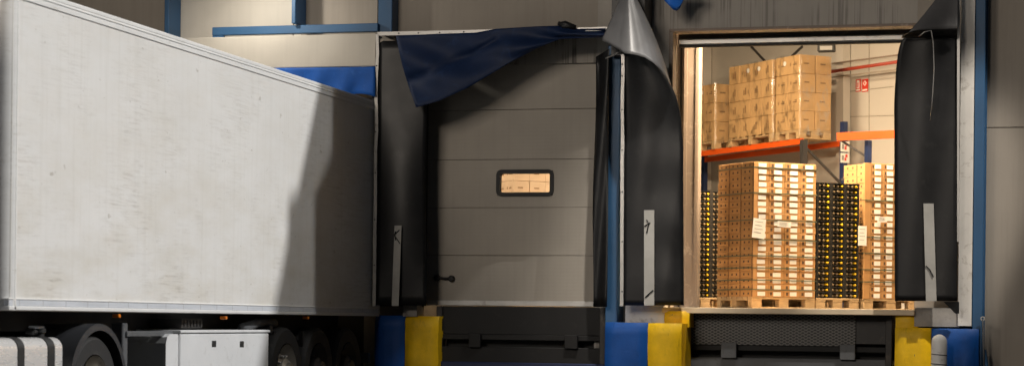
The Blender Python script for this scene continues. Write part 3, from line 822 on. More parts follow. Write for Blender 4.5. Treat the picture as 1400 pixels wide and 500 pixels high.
# left flap
rows = []
for k in range(29):
    v = 56 + (417 - 56)*k/28; f = k/28; r_ = []
    ul, ur = 518 - 4.0*f, 583.5 - 1.5*f + 1.0*math.sin(f*9)
    for j in range(13):
        t_ = j/12; y = ys + .012 + .05*math.sin(t_*math.pi)*math.sin(f*6 + 1)*(.4 + .6*f) + .10*t_*t_
        r_.append(P(ul + (ur - ul)*t_, v + (4 if j == 0 and k == 0 else 0), y))
    rows.append(r_)
lf = curtain(rows, 'side_flap', 'black_pvc', s2)
def strip_on(u0, u1, v0, v1, y, parent, mark=None):
    m = MB(); n = 8; rows = []
    for k in range(n+1):
        f = k/n; v = v0 + (v1 - v0)*f
        rows.append([P(u0[0] + (u0[1]-u0[0])*f, v, y + .004*math.sin(f*9)), P(u1[0] + (u1[1]-u1[0])*f, v, y + .004*math.sin(f*9))])
    m.grid(rows); s_ = m.build('reflective_strip', M['strip'], parent, False, .003)
    if mark:
        mm = MB()
        for pts, w in mark: mm.tube([P(u, v, y - .006) for u, v in pts], w, 6)
        mm.build('scuff_mark', M['black'], s_)
strip_on((539.5, 535.5), (549, 545), 308, 417.5, ys - .055, lf, [([(541,316),(539.5,321),(541,328)], .008), ([(540,320),(546,314)], .006), ([(541,324),(547,333)], .006)])
# inner rear side wall (dark) between flap and door
MB().box((X(583)-.62, -.10, FLOOR - .02), (X(583)+.02, -.003, Z(560, 62))).build('inner_lining', M['black_pvc'], s2)
# right flap, torn at the top and folded back
rows = []
for k in range(25):
    f = k/24; r_ = []
    for j in range(7):
        t_ = j/6; vt = 78 - 11*t_; v = vt + (419 - vt)*f
        u0 = 814.5 - 4.5*f + 1.2*math.sin(f*8); u1 = 833 - 3*f
        r_.append(P(u0 + (u1 - u0)*t_, v, -.42 - .06*t_ + .03*math.sin(t_*5 + f*7)))
    rows.append(r_)
curtain(rows, 'side_flap', 'black_pvc', s2)
# torn head curtain
top = [(541,49),(600,46.5),(650,45.0),(680,39.5),(730,36.5),(762,35.5),(790,40),(828,39)]
low = [(569,147),(600,138),(640,120),(672,101),(700,84),(735,66),(765,53.5),(828,51)]
rows = []
def poly_at(tab, s_):
    x = s_*(len(tab)-1); i = min(int(x), len(tab)-2); f = x - i
    return tab[i][0] + (tab[i+1][0]-tab[i][0])*f, tab[i][1] + (tab[i+1][1]-tab[i][1])*f
NS, NT = 64, 22
for k in range(NT+1):
    f = k/NT; r_ = []
    for j in range(NS+1):
        s_ = j/NS; a, b = poly_at(top, s_), poly_at(low, s_)
        sag = math.sin(f*math.pi)
        u, v = a[0] + (b[0]-a[0])*f - 6*sag*(1-s_)*.4, a[1] + (b[1]-a[1])*f
        fold = .05*math.sin((s_*7.5 - f*3.2)*2.2)*sag + .07*math.sin(s_*4 + f*4.2)*f*(1 - s_) + .035*math.sin(s_*24 - f*7)*(1-f)*f*2
        crease = .05*math.exp(-((f - .25 - .9*(.45 - s_)**1 if s_ < .45 else 9)**2)/.006)
        y = ys - .03 - .12*f*(1 - s_) + fold + crease
        r_.append(P(u, v, y))
    rows.append(r_)
curtain(rows, 'head_curtain', 'blue_pvc', s2, .005)
m = MB(); m.tube([P(763,33,ys-.03), P(772,33.5,ys-.04), P(787,38,ys-.03)], [.02,.045,.03], 8); m.tube([P(764,31,ys-.03), P(770,36,ys-.05), P(786,37,ys-.05)], [.02,.03,.02], 7)
m.build('curtain_tie', M['black_pvc'], s2, True)
for u in (545, 572, 601, 634, 666):
    MB().lathe(P(u, 45.9 - (u - 545)*.022, ys - .001), (0,-1,0), [(.010,0),(.009,.004),(0,.007)], 8).build('rivet', M['grey_steel'], s2, True)
for v in (90, 132, 180, 236, 300, 362):
    MB().lathe(P(515.3 - (v - 47)*.012, v, ys - .002), (0,-1,0), [(.010,0),(.009,.004),(0,.007)], 8).build('rivet', M['grey_steel'], s2, True)
# torn cord of the flap
MB().tube([P(828,80,-.62), P(838,76,-.66), P(850,69,-.66)], .008, 6).build('cord', M['alu'], s2)

# left dock shelter: pale head panel and blue head curtain resting on the trailer roof
s1 = thing('dock_shelter', 'left dock shelter with bright blue head curtain resting on the white trailer', 'dock shelter', at(410, 150, ys))
xa, xb = P(300, 70, ys).x - 1.0, P(513.5, 70, ys).x
MB().box((xa, ys, P(410, 92.5, ys).z), (xb, ys + .05, P(410, 48.5, ys).z + .0), ch=.006).build('head_panel', M['wall_pale'], s1)
MB().box((xa, ys + .052, P(410, 50, ys).z - .02), (xb, -.345, P(410, 50, ys).z)).build('shelter_roof', M['white_trim'], s1)
rows = []
for k in range(9):
    f = k/8; r_ = []
    for j in range(41):
        t_ = j/40; u = 352 + (513 - 352)*t_; vt = 93.5 - 2.2*t_; vb = 112 + 20*t_
        r_.append(P(u, vt + (vb - vt)*f + 1.5*math.sin(t_*19)*f, ys - .012 - .03*f*(1 + math.sin(t_*26 + f*2)) ))
    rows.append(r_)
curtain(rows, 'head_curtain', 'blue_pvc_bright', s1)
MB().box((xa, ys + .06, FLOOR), (xa + .5, -.003, P(410, 92, ys).z)).build('side_flap', M['black_pvc'], s1)
MB().box((xb - .06, ys + .06, FLOOR), (xb - .02, -.003, P(410, 92, ys).z)).build('side_flap', M['black_pvc'], s1)

# right dock shelter: curled black flaps
s3 = thing('dock_shelter', 'right dock shelter with curled black side flaps round an open lit doorway', 'dock shelter', at(850, 418, ys))
side_pole((849, 847.5), (853.5, 852), 74, 418, s3, wob=.5, y=ys - .02)
MB().box((at(836,30,-.5).x, -.50, Z(860, 75, -.5)), (at(881,30,-.5).x, -.004, EAVE - 1.2)).build('side_wall', M['black_pvc'], s3)
tab = [(70,884),(90,898),(105,911),(118,918),(130,924),(160,931),(200,934),(418,935)]
rows = []
for k in range(45):
    v = 70 + (417 - 70)*k/44; f = k/44; r_ = []
    ur = lerp(tab, v); ul = 852.5 - .5*f
    for j in range(15):
        t_ = j/14
        curl = .16*math.exp(-((v - 100)/60)**2)*t_**2
        y = ys + .012 - .03*math.sin(t_*math.pi) - curl + .012*math.sin(t_*9 + f*5) + .010*math.sin(f*26)*t_
        r_.append(P(ul + (ur - ul)*t_, v, y))
    rows.append(r_)
fl = curtain(rows, 'side_flap', 'black_pvc', s3)
strip_on((880.5, 880.5), (894.5, 894.5), 287, 417, ys - .034, fl, [([(884,300),(887,306),(884,318)], .007), ([(881,309),(889,304)], .006), ([(882,406),(893,396)], .007)])
for v in (88, 104, 150, 205, 262, 330, 398):
    MB().lathe(P(850.6, v, ys - .021), (0,-1,0), [(.011,0),(.010,.004),(.004,.008),(0,.008)], 8).build('rivet', M['grey_steel'], s3, True)
# the folded-over cone at its top
ap = (857, -14)
bound = [(822.5,55),(834,61),(846,68),(853,73),(862,74),(872,76),(882,79),(893,86),(902,94),(911,106),(918,119)]
rows = []
for k in range(19):
    f = k/18; r_ = []
    for j in range(len(bound)*4 - 3):
        s_ = j/(len(bound)*4 - 4); b = poly_at(bound, s_)
        a = (ap[0] - 3 + 10*s_, ap[1])
        u, v = a[0] + (b[0]-a[0])*f, a[1] + (b[1]-a[1])*f
        if s_ > .6: u += 5*math.sin(f*math.pi)*(s_ - .6)/.4
        y = ys - .06 - .46*f*math.sin(math.pi*(.12 + .80*s_)) + .02*math.sin(s_*14)*f
        r_.append(P(u, v, y))
    rows.append(r_)
curtain(rows, 'folded_flap', 'grey_pvc', s3, .006)
# torn blue head curtain scrap
rows = []
for k in range(7):
    f = k/6; r_ = []
    for j in range(11):
        t_ = j/10; vb = [-6, 2, 6, 10, 14, 15, 12, 4, -4, -9, -12][j]
        r_.append(P(905 + 40*t_, -22 + (vb + 22)*f, ys + .03 - .05*math.sin(t_*7)*f))
    rows.append(r_)
curtain(rows, 'head_curtain', 'blue_pvc_bright', s3)
# right flap
tab = [(41,1252),(47,1240),(55,1232.5),(70,1228),(95,1225),(140,1222.5),(412,1223.5)]
rows = []
for k in range(45):
    v = 41 + (411 - 41)*k/44; f = k/44; r_ = []
    ul = lerp(tab, v); ur = 1309.5 - 1.0*f
    for j in range(15):
        t_ = j/14
        y = ys + .012 - .10*math.exp(-((v - 45)/55)**2)*(1-t_)**1.5 - .03*math.sin(t_*math.pi) + .012*math.sin(t_*8 + f*4)
        r_.append(P(ul + (ur - ul)*t_, v, y))
    rows.append(r_)
fr = curtain(rows, 'side_flap', 'black_pvc', s3)
strip_on((1262.5, 1266), (1276.5, 1280.5), 278, 411, ys - .036, fr, [([(1266,363),(1271,368),(1276,378)], .009)])
side_pole((1308.5, 1308.5), (1312.5, 1311), -20, 330, s3, y=ys - .01, m='alu')
# fold over its top: a sheet coming forward, then hanging back inwards
topf = [(1293,-22),(1298,-22),(1303,-22),(1307,-22),(1310,-22)]
botf = [(1243,44),(1256,41),(1275,40.5),(1292,40),(1309,39)]
rows = []
for k in range(13):
    f = k/12; r_ = []
    for j in range(25):
        s_ = j/24; a, b = poly_at(topf, s_), poly_at(botf, s_)
        u = a[0] + (b[0]-a[0])*(f**1.15); v = a[1] + (b[1]-a[1])*f
        r_.append(P(u, v, ys - .04 - .34*f*(1 - .55*s_) - .03*math.sin(s_*6)*f))
    rows.append(r_)
base = rows[-1]
for k in range(1, 4):                                          # tongue that hangs under the fold
    f = k/3; r_ = []
    for j in range(25):
        s_ = j/24
        vb = 52 if True else 44 + 102*(1 - (s_/.56)**2.4*.55) if s_ < .50 else 44 + 2*max(0,(.56 - s_)/.06)
        u0, v0 = botf[0][0] + (1309 - 1243)*s_, poly_at(botf, s_)[1]
        vv = v0 + max(vb - v0, 3)*f
        uu = u0 - 11*math.sin(f*math.pi*.5)*(1 - s_)**2 + 2*f*s_
        r_.append(P(min(uu, 1309), vv, ys - .04 - .34*(1 - .55*s_)*(1 - .72*f) - .03*math.sin(s_*6)))
    rows.append(r_)
curtain(rows[:13], 'folded_flap', 'grey_pvc', s3, .006)
curtain(rows[12:], 'flap_lining', 'black_pvc', s3, .006)
MB().tube([P(1256,50,-1.02), P(1264,44,-1.03), P(1273,42,-1.02), P(1276,60,-1.0), P(1277,95,-.95), P(1275,130,-.9), P(1272,165,-.85)], .006, 6).build('cord', M['alu'], s3, True)
m = MB().prism([P(1290,412,ys+.02), P(1311,412,ys+.02), P(1311,428,ys+.05), P(1306,428,ys+.05)], (0,.05,0)); m.build('flap_bracket', M['black'], s3)

# ------------------------------------------------------------------ painted concrete buffers and levellers
def block_mesh(x0, x1, y0, y1, z0, z1, r=.04, jit=.0035, seed=0):
    m = MB(); nx, nz = max(4, int((x1-x0)/.07)), max(4, int((z1-z0)/.07))
    def pt(x, y, z):
        cxn = min(x - x0, x1 - x); czn = z1 - z
        ins = 0
        if cxn < r: ins += r - math.sqrt(max(0, r*r - (r - cxn)**2))
        if czn < r: ins += r - math.sqrt(max(0, r*r - (r - czn)**2))
        n = mnoise.noise(Vector((x*6 + seed, y*6, z*6)))*jit*2 + mnoise.noise(Vector((x*21 + seed, y*21, z*21)))*jit
        return (x + n*.6, y + ins + n, z + n*.5)
    xs = [x0 + (x1-x0)*i/nx for i in range(nx+1)]; zz = [z0 + (z1-z0)*i/nz for i in range(nz+1)]
    m.grid([[pt(x, y0, z) for x in xs] for z in zz])
    yy = [y0 + .005, y0 + (y1-y0)*.3, y0 + (y1-y0)*.6, y1]
    fr_ = [[Vector(pt(x, y0, z1)) for x in xs]]
    m.grid([[pt(x, y0, z1) for x in xs]] + [[(x, y, z1 + mnoise.noise(Vector((x*7, y*7, seed)))*jit) for x in xs] for y in yy[1:]])
    for xx in (x0, x1):
        m.grid([[pt(xx, y0, z) for z in zz]] + [[(xx + mnoise.noise(Vector((z*7, y*7, seed)))*jit, y, z) for z in zz] for y in yy[1:]])
    return m
def buffer(u0, um, u1, vt, yf, label, blue_first=True, seed=0, step=None, sidecol='yellow'):
    a, b, c = at(u0, 470, yf).x, at(um, 470, yf).x, at(u1, 470, yf).x; zt = at((u0+u1)/2, vt, yf).z
    t = thing('dock_buffer', label, 'dock buffer', ((a+c)/2, yf, 0), 0, 'painted concrete buffers beside the docks')
    m1, m2 = ('blue_block', 'yellow') if blue_first else ('yellow', 'blue_block')
    block_mesh(a, b - .001, yf, -.005, 0, zt, seed=seed).build('blue_half' if blue_first else 'yellow_half', M[m1], t, True, auto=35)
    block_mesh(b + .001, c, yf + .004, -.005, 0, zt - .004, seed=seed + 5).build('yellow_half' if blue_first else 'blue_half', M[m2], t, True, auto=35)
    if step:
        s0, s1, sv, sy = step
        block_mesh(at(s0, 430, sy).x, at(s1, 430, sy).x, sy, -.02, zt - .05, at((s0+s1)/2, sv, sy).z, r=.03, seed=seed + 9).build('raised_kerb', M['yellow'], t, True, auto=35)
buffer(511, 552, 598, 431, -.30, 'dark blue and yellow painted block standing in shade beside the trailer', True, 1)
buffer(826, 884.5, 931, 440.5, -.80, 'brightly lit blue and yellow painted block between the two docks', True, 2, (908, 942, 424.5, -.40))
buffer(1223, 1273, 1338, 448, -.42, 'yellow and blue painted block behind the white pipe bollard', False, 3, (1224, 1256, 429, -.30))
# pale lip of the open dock
LP = MB(); a, b = at(905, 420, -.36), at(1250, 428, -.36)
LP.box((a.x, -.36, FLOOR - .072), (b.x, .80, FLOOR - .002), ch=.006)
lipo = LP.build('loading_lip', M['pale_wood']); rebase(lipo, ((a.x+b.x)/2, -.36, FLOOR - .072)); tag(lipo, 'long pale loading lip in front of the pallets at the open dock', 'loading lip')

def leveller(u0, u1, vt, label, plate_m, lugs, vslot0, vslot1, side, uplain=None):
    y = -.06
    x0, x1 = at(u0, 450, y).x, at(u1, 450, y).x; zc = lambda v: at((u0+u1)/2, v, y).z
    t = thing('dock_leveller', label, 'dock leveller', ((x0+x1)/2, y, 0), 0, 'dock levellers below the doors')
    xp = at(uplain, 450, y).x if uplain else x1
    MB().box((x0 + .02, y, zc(vslot0)), (xp, y + .03, zc(vt)), ch=.004).build('front_plate', M[plate_m], t)
    if uplain: MB().box((xp + .003, y + .006, zc(vslot0) + .03), (x1 - .02, y + .03, zc(vt)), ch=.004).build('end_plate', M['dark_steel'], t)
    MB().box((x0 + .02, y - .012, zc(vslot0) - .07), (x1 - .02, y + .035, zc(vslot0) - .002), ch=.006).build('hinge_bar', M['pit_steel'], t)
    MB().box((x0, y + .20, zc(vslot1) - .5), (x1, y + .24, zc(vt))).build('pit_back', M['black'], t)
    MB().box((x0 + .01, y - .03, zc(vslot1) - .45), (x1 - .01, y + .05, zc(vslot1)), ch=.008).build('cross_beam', M['grey_steel' if side else 'pit_steel'], t)
    for lu0, lu1, lv in lugs:
        m = MB(); la, lb = at(lu0, 480, y - .09).x, at(lu1, 480, y - .09).x; zt = at((lu0+lu1)/2, lv, y - .09).z
        m.box((la, y - .09, zc(vslot1) - .01), (lb, y - .032, zt), ch=.006)
        m.build('lip_keeper', M['grey_steel' if side else 'pit_steel'], t)
    for xx in (x0 - .02, x1 - .05):
        MB().box((xx, y - .05, 0), (xx + .075, y + .19, zc(vt)), ch=.006).build('side_post', M['dark_steel'], t)
leveller(600, 826, 419, 'dark leveller plate and beam below the closed middle door', 'pit_steel', [(640.5, 656, 455), (771.5, 789, 457.5)], 457, 474, False)
leveller(940, 1217, 427, 'dark leveller with expanded metal plate below the open lit doorway', 'mesh', [(985.5, 1006.5, 467.5), (1148, 1169, 470.5)], 472, 489, True, 1170)
# navy base strip below the middle leveller
o = MB().box((at(602,495,-.12).x, -.14, 0), (at(828,495,-.12).x, -.095, at(700,495,-.12).z), ch=.01).build('kick_plate', M['navy'])
rebase(o, (at(700,495,-.12).x, -.14, 0)); tag(o, 'dark blue kick plate under the closed middle door', 'kick plate')

# white pipe bollard
bp = at(1284, 480, -.75); r_ = (at(1295,480,-.75).x - at(1273.5,480,-.75).x)/2; zt = at(1284, 456.5, -.75).z
t = thing('pipe_bollard', 'white pipe bollard with domed top before the blue and yellow block', 'bollard', (bp.x, -.75, 0))
prof = [(r_, 0), (r_, zt - r_*1.0)] + [(r_*math.cos(R(a)), zt - r_ + r_*math.sin(R(a))) for a in range(15, 91, 15)]
MB().lathe((bp.x, -.75, 0), (0,0,1), prof, 24).build('post', M['pipe_white'], t, True, auto=50)
m = MB()
for z in (zt - .235, zt - .345):
    m.lathe((bp.x, -.75, z), (.08,0,1), [(r_ + .001,-.006),(r_ + .007,0),(r_ + .001,.006)], 24)
m.build('joint_ring', M['grey_steel'], t, True)
# rod and hook by the right post
t = thing('wall_rod', 'thin grey rod with an eye standing beside the right blue post', 'rod', at(1344, 500, -.36))
q0, q1 = P(1343.5, 436, -.36), P(1346, 520, -.36)
MB().tube([q0, q1], .011, 8).build('rod', M['grey_steel'], t, True)
MB().lathe(q0 + Vector((0,.008,.01)), (0,-1,0), [(.012,0),(.027,0),(.027,.016),(.012,.016),(.012,0)], 14).build('eye', M['alu'], t, True, auto=40)
MB().tube([P(1346,478,-.30), P(1352,520,-.42)], .022, 8).build('blue_stay', M['blue'], t, True)

# ------------------------------------------------------------------ trailer
TX = XT; TW = 2.5
yR, yF = -.32, atx(10, 430, XT).y                              # rear and front
def S_(u, v, x=XT): return atx(u, v, x)
zTop = TOPZ; zBot = S_(20, 423.8).z
zr1 = S_(350, 100).z                                           # lower edge of the roof rail
zb1 = S_(22, 407).z
print('trailer y', yF, yR, 'z', zBot, zTop, zr1, zb1, S_(92,0).z, S_(340,430.4).z, S_(508,432).z)
tr_ = thing('semi_trailer', 'long white refrigerated trailer with scuffed side backed into the left dock', 'trailer', (TX - TW/2, (yF+yR)/2, 0))
MB().box((TX - TW, yF + .06, zBot + .03), (TX - .012, yR, zTop - .03), ch=.01).build('body', M['panel'], tr_)
m = MB()
hr = zTop - zr1
m.box((TX - .10, yF + .02, zr1), (TX - .002, yR + .004, zr1 + hr*.42), ch=.006)
m.box((TX - .10, yF + .02, zr1 + hr*.421), (TX + .001, yR + .004, zr1 + hr*.605), ch=.006)
m.box((TX - .10, yF + .02, zr1 + hr*.606), (TX - .006, yR + .004, zTop), ch=.012)
m.build('roof_rail', M['rail'], tr_)
MB().box((TX - TW - .004, yF + .02, zr1), (TX - TW + .1, yR + .004, zTop), ch=.012).build('roof_rail', M['rail'], tr_)
hb = zb1 - zBot
m = MB()
m.box((TX - .10, yF + .02, zBot), (TX + .004, yR + .004, zBot + hb*.36), ch=.006)
m.box((TX - .10, yF + .02, zBot + hb*.86), (TX + .002, yR + .004, zb1), ch=.006)
m.build('bottom_rail', M['rail'], tr_)
MB().box((TX - .10, yF + .03, zBot + hb*.365), (TX - .003, yR + .003, zBot + hb*.855), ch=.003).build('tape_strip', M['rail_blue'], tr_)
# front corner moulding, rounded, and front wall
yc = atx(21.5, 250, XT).y
m = MB(); prof = []
rad = yc - yF
for a in range(0, 91, 10):
    prof.append((TX - .14 + .14*math.cos(R(a)) + .004, yF + .14 - .14*math.sin(R(a))))
prof = [(TX + .004, yc)] + prof + [(TX - TW/2, yF), (TX - TW/2, yF + .10), (TX - .12, yc)]
m.prism([(x, y, zBot) for x, y in prof], (0, 0, zTop - zBot)).build('corner_moulding', M['rail'], tr_, True, auto=25)
MB().box((TX - TW, yF + .02, zBot), (TX - TW/2 - .002, yF + .12, zTop), ch=.02).build('front_wall', M['rail'], tr_)
MB().box((TX - TW*.85, yF - .45, zTop - 1.7), (TX - TW*.15, yF - .002, zTop - .15), ch=.08).build('cooling_unit', M['box_white'], tr_)
MB().box((TX - TW, yR + .001, zBot), (TX, yR + .05, zTop), ch=.01).build('rear_frame', M['alu'], tr_)
# chassis
MB().box((TX - TW + .12, yF + .3, zBot - .18), (TX - .50, yR - .1, zBot - .002)).build('underframe', M['chassis'], tr_)
m = MB()
for xx in (TX - 1.75, TX - .85): m.box((xx, yF + .6, zBot - .50), (xx + .12, yR - .15, zBot - .182))
m.build('chassis_beam', M['chassis'], tr_)
yq = lambda u, v, dx=0: atx(u, v, XT - dx)
for u, v in ((163, 431.5), (309, 434.0), (421, 434)):
    p = yq(u, v, .02); 
    lm = MB().box((TX - .08, p.y - .024, p.z - .016), (TX - .012, p.y + .024, p.z + .016), ch=.006).build('marker_lamp', M['amber'], tr_)
p0_, p1_ = yq(249, 435, .14), yq(277, 448, .14)
m = MB(); m.box((TX - .49, p0_.y, p1_.z), (TX - .145, p1_.y, p0_.z), ch=.006)
for k in range(6):
    yy = p0_.y + (p1_.y - p0_.y)*(k + .6)/6.4; m.box((TX - .143, yy, p1_.z + .015), (TX - .135, yy + .05, p0_.z - .015))
m.build('vent_plate', M['dark_steel'], tr_)
p0_, p1_ = yq(174, 455.5, .10), yq(240, 455.5, .10)
MB().box((TX - .16, p0_.y, p0_.z - .03), (TX - .10, p1_.y, p0_.z + .022), ch=.006).build('side_guard', M['grey_steel'], tr_)
m = MB(); a, b = yq(178, 500, .5), yq(232, 462, .5)
m.prism([(TX - .55, a.y, a.z), (TX - .55, b.y - .35, b.z), (TX - .55, b.y, b.z), (TX - .55, b.y, a.z - .1)], (-.05,0,0)).build('support_plate', M['dark_steel'], tr_)
a = yq(171, 470, .12)
MB().box((TX - .24, a.y - .05, .45), (TX - .12, a.y + .06, zBot - .10), ch=.01).build('landing_leg', M['grey_steel'], tr_)
MB().box((TX - .22, a.y - .03, .12), (TX - .14, a.y + .04, .449)).build('landing_leg', M['grey_steel'], tr_)
# white locker under the floor
l0, l1, l2 = yq(229.5, 470, .03), yq(246.5, 470, .03), yq(368, 470, .03); lzt = yq(300, 453, .03).z
lk = MB().box((TX - .60, l1.y, .45), (TX - .034, l2.y, lzt - .012), ch=.015).build('side_locker', M['box_white'], tr_)
MB().box((TX - .60, l1.y - .01, lzt - .011), (TX - .022, l2.y + .012, lzt + .018), ch=.006).build('locker_lid', M['box_white'], lk)
m = MB(); zt_ = yq(236, 456, .03).z
pr = [(l0.y, .45), (l0.y, zt_ - .09), (l0.y + .03, zt_ - .03), (l0.y + .09, zt_), (l1.y - .006, zt_), (l1.y - .006, .45)]
m.prism([(TX - .05, y, z) for y, z in pr], (-.5,0,0)).build('locker_end', M['box_white'], lk)
for u, v in ((293, 469.5), (331, 470)):
    a = yq(u, v, .03)
    q_ = MB().box((TX - .040, a.y - .055, a.z - .033), (TX - .031, a.y + .055, a.z + .033), ch=.006).build('latch', M['black'], lk)
# axles and wheels
def wheel_parts(cy_, cz_, r, parent, xo, w=.28, deep=.06, nuts=False, rimm='rim'):
    wh = MB().lathe((xo - w, cy_, cz_), (1,0,0), [(r*.62,0),(r*.93,0),(r*.985,.03),(r,.06),(r,w-.06),(r*.985,w-.03),(r*.93,w),(r*.64,w-.004),(r*.62,w-.03)], 44).build('wheel', M['rubber'], parent, True, auto=40)
    MB().lathe((xo, cy_, cz_), (-1,0,0), [(r*.62,-.002),(r*.60,.012),(r*.53,deep*.6),(r*.46,deep*1.6),(r*.40,deep*1.9),(r*.34,deep*1.5),(r*.30,.01),(r*.22,-.02),(r*.20,-.05),(r*.10,-.06),(0,-.06)], 36).build('rim', M[rimm], wh, True, auto=30)
    if nuts:
        for k in range(10):
            t = 2*math.pi*k/10
            MB().lathe((xo - .06, cy_ + r*.36*math.cos(t), cz_ + r*.36*math.sin(t)), (1,0,0), [(.016,0),(.016,.035),(.008,.045),(0,.045)], 8).build('wheel_nut', M['alu'], wh, True, auto=40)
    return wh
wr_ = .50
wc = atx(391, 497, TX - .06)
for k in range(3):
    wheel_parts(wc.y + k*1.05, wr_, wr_, tr_, TX - .05, deep=.05, nuts=k == 0, rimm='rim' if k == 0 else 'rim_shaded')
    MB().tube([(TX - TW + .2, wc.y + k*1.05, wr_), (TX - .2, wc.y + k*1.05, wr_)], .07, 10).build('axle', M['chassis'], tr_)
    wheel_parts(wc.y + k*1.05, wr_, wr_, tr_, TX - TW + .33, deep=.05)
pd = yq(371, 450, .1)
MB().tube([(TX - .3, pd.y, pd.z), (TX - .1, pd.y, pd.z)], .05, 12).build('air_tank', M['chassis'], tr_, True, auto=40)
a, b = yq(330, 448, .2), yq(352, 441, .2)
MB().tube([a, b, b + Vector((0,.5,.0))], .05, 10).build('pipe', M['grey_steel'], tr_, True)
m = MB(); a = yq(376, 432, .1); m.box((TX - .15, a.y - .03, .6), (TX - .10, a.y + .03, zBot - .185)); a = yq(415, 432, .1); m.box((TX - .15, a.y - .02, .6), (TX - .10, a.y + .02, zBot - .185)); m.build('mudflap_bracket', M['chassis'], tr_)
MB().box((TX - TW + .1, yR - .1, .55), (TX - .1, yR - .02, .68)).build('rear_bumper', M['grey_steel'], tr_)

# ------------------------------------------------------------------ tractor unit
tu = thing('tractor_unit', 'tractor unit with polished tank and black mudguard under the trailer front', 'truck', (TX - TW/2, yF - .5, 0))
wcy = atx(130, 500, TX - .06).y; wtop = atx(135, 458.5, TX - .06).z; tr0 = wtop/2
wheel_parts(wcy, tr0, tr0, tu, TX - .06, w=.58, deep=.10, nuts=True)
wheel_parts(wcy, tr0, tr0, tu, TX - TW + .64, w=.58, deep=.05)
MB().tube([(TX - TW + .3, wcy, tr0), (TX - .5, wcy, tr0)], .1, 12).build('axle', M['chassis'], tu, True, auto=40)
# mudguard arc
mo = atx(140, 445, TX - .03).z; ro = mo - tr0 + .02; ri = ro - .055
m = MB(); n = 24; xs = (TX - .64, TX - .02)
vs = []; fs = []
for k in range(n+1):
    t = R(8 + (172 - 8)*k/n)
    for rr in (ro, ro - .02):
        for xx in xs: vs.append((xx, wcy - .0 + rr*1.02*math.cos(t), tr0 + rr*math.sin(t)))
    vs.append((xs[1] + .004, wcy + (ro - .06)*1.02*math.cos(t), tr0 + (ro - .06)*math.sin(t)))
for k in range(n):
    a, b = 5*k, 5*k + 5
    fs += [(a, a+1, b+1, b), (a+2, b+2, b+3, a+3), (a+1, a+4, b+4, b+1), (a, b, b+2, a+2), (a+4, a+3, b+3, b+4)]
m.add(vs, fs).build('mudguard', M['mudguard'], tu, True, auto=35)
m = MB()
t0 = R(9)
MB().box((TX - .62, wcy + ro - .02, tr0 - .45), (TX - .03, wcy + ro + .015, tr0 + .14)).build('mudflap', M['rubber'], tu)
# fuel tank with two straps and a cap
tk0, tk1 = atx(-40, 470, TX - .10).y, atx(84, 470, TX - .10).y; tzt = atx(40, 461, TX - .12).z
zb0 = .38
def tank_prof(e=0):
    x1_, x0_, r = TX - .09 + e, TX - .70 - e, .10
    z1_, z0_ = tzt + e, zb0 - e; o = []
    for cx_, cz_, a0 in ((x1_-r, z1_-r, 0), (x0_+r, z1_-r, 90), (x0_+r, z0_+r, 180), (x1_-r, z0_+r, 270)):
        for i in range(7): t = R(a0 + 15*i); o.append((cx_ + r*math.cos(t), cz_ + r*math.sin(t)))
    return o
tk = MB().prism([(x, tk0, z) for x, z in tank_prof()], (0, tk1 - tk0, 0)).build('fuel_tank', M['tank'], tu, True, auto=30)
for ua, ub in ((24, 33), (65, 74.5)):
    ya, yb = atx(ua, 480, TX - .09).y, atx(ub, 480, TX - .09).y
    MB().prism([(x, ya, z) for x, z in tank_prof(.006)], (0, yb - ya, 0)).build('tank_strap', M['black'], tk, True, auto=30)
cp = atx(56, 457, TX - .22)
cm = MB().lathe((TX - .25, cp.y, tzt - .01), (0,0,1), [(.055,0),(.055,.05),(.07,.052),(.07,.085),(0,.09)], 20)
cm.box((TX - .30, cp.y - .17, tzt + .02), (TX - .20, cp.y - .08, tzt + .075), ch=.02); cm.build('tank_cap', M['black'], tk, True, auto=35)
MB().box((TX - .27, cp.y - .14, tzt + .076), (TX - .18, cp.y + .0, tzt + .10), ch=.01).build('cap_cover', M['rail_blue'], tk)
# frame, catwalk, fifth wheel and cab in front
m = MB()
for xx in (TX - 1.70, TX - .92): m.box((xx, yF - 3.2, .68), (xx + .1, wcy + .9, .93))
m.build('chassis_rail', M['chassis'], tu)
MB().box((TX - 1.8, wcy - .9, .935), (TX - .7, wcy + .3, zBot - .19), ch=.03).build('coupling_plate', M['chassis'], tu)
cy0, cy1 = yF - 3.4, yF - 1.15
prf = [(cy0, .45), (cy0 - .06, 1.2), (cy0 + .02, 1.9), (cy0 + .28, 3.0), (cy0 + .75, 3.75), (cy1, 3.9), (cy1, .95), (cy0 + 1.55, .95), (cy0 + 1.45, .45)]
cab = MB().prism([(TX - TW + .03, y, z) for y, z in prf], (TW - .06, 0, 0)).build('cab', M['cream_paper'], tu)
MB().prism([(TX - .028, cy0 + .25, 1.75), (TX - .028, cy0 + 1.15, 1.75), (TX - .028, cy0 + 1.15, 2.5), (TX - .028, cy0 + .42, 2.5)], (.004,0,0)).build('side_window', M['dark_glass'], cab)
MB().prism([(TX - TW + .2, cy0 + .03, 1.9), (TX - .2, cy0 + .03, 1.9), (TX - .25, cy0 + .26, 2.85), (TX - TW + .25, cy0 + .26, 2.85)], (0,-.03,0)).build('windscreen', M['dark_glass'], cab)
MB().box((TX - .02, cy0 + .1, 1.9), (TX + .16, cy0 + .2, 2.5), ch=.03).build('mirror', M['black'], cab)
for xo in (TX - .03, TX - TW + .36): wheel_parts(cy0 + 1.35 - .9 + .6, tr0, tr0, tu, xo, w=.30, deep=.04)

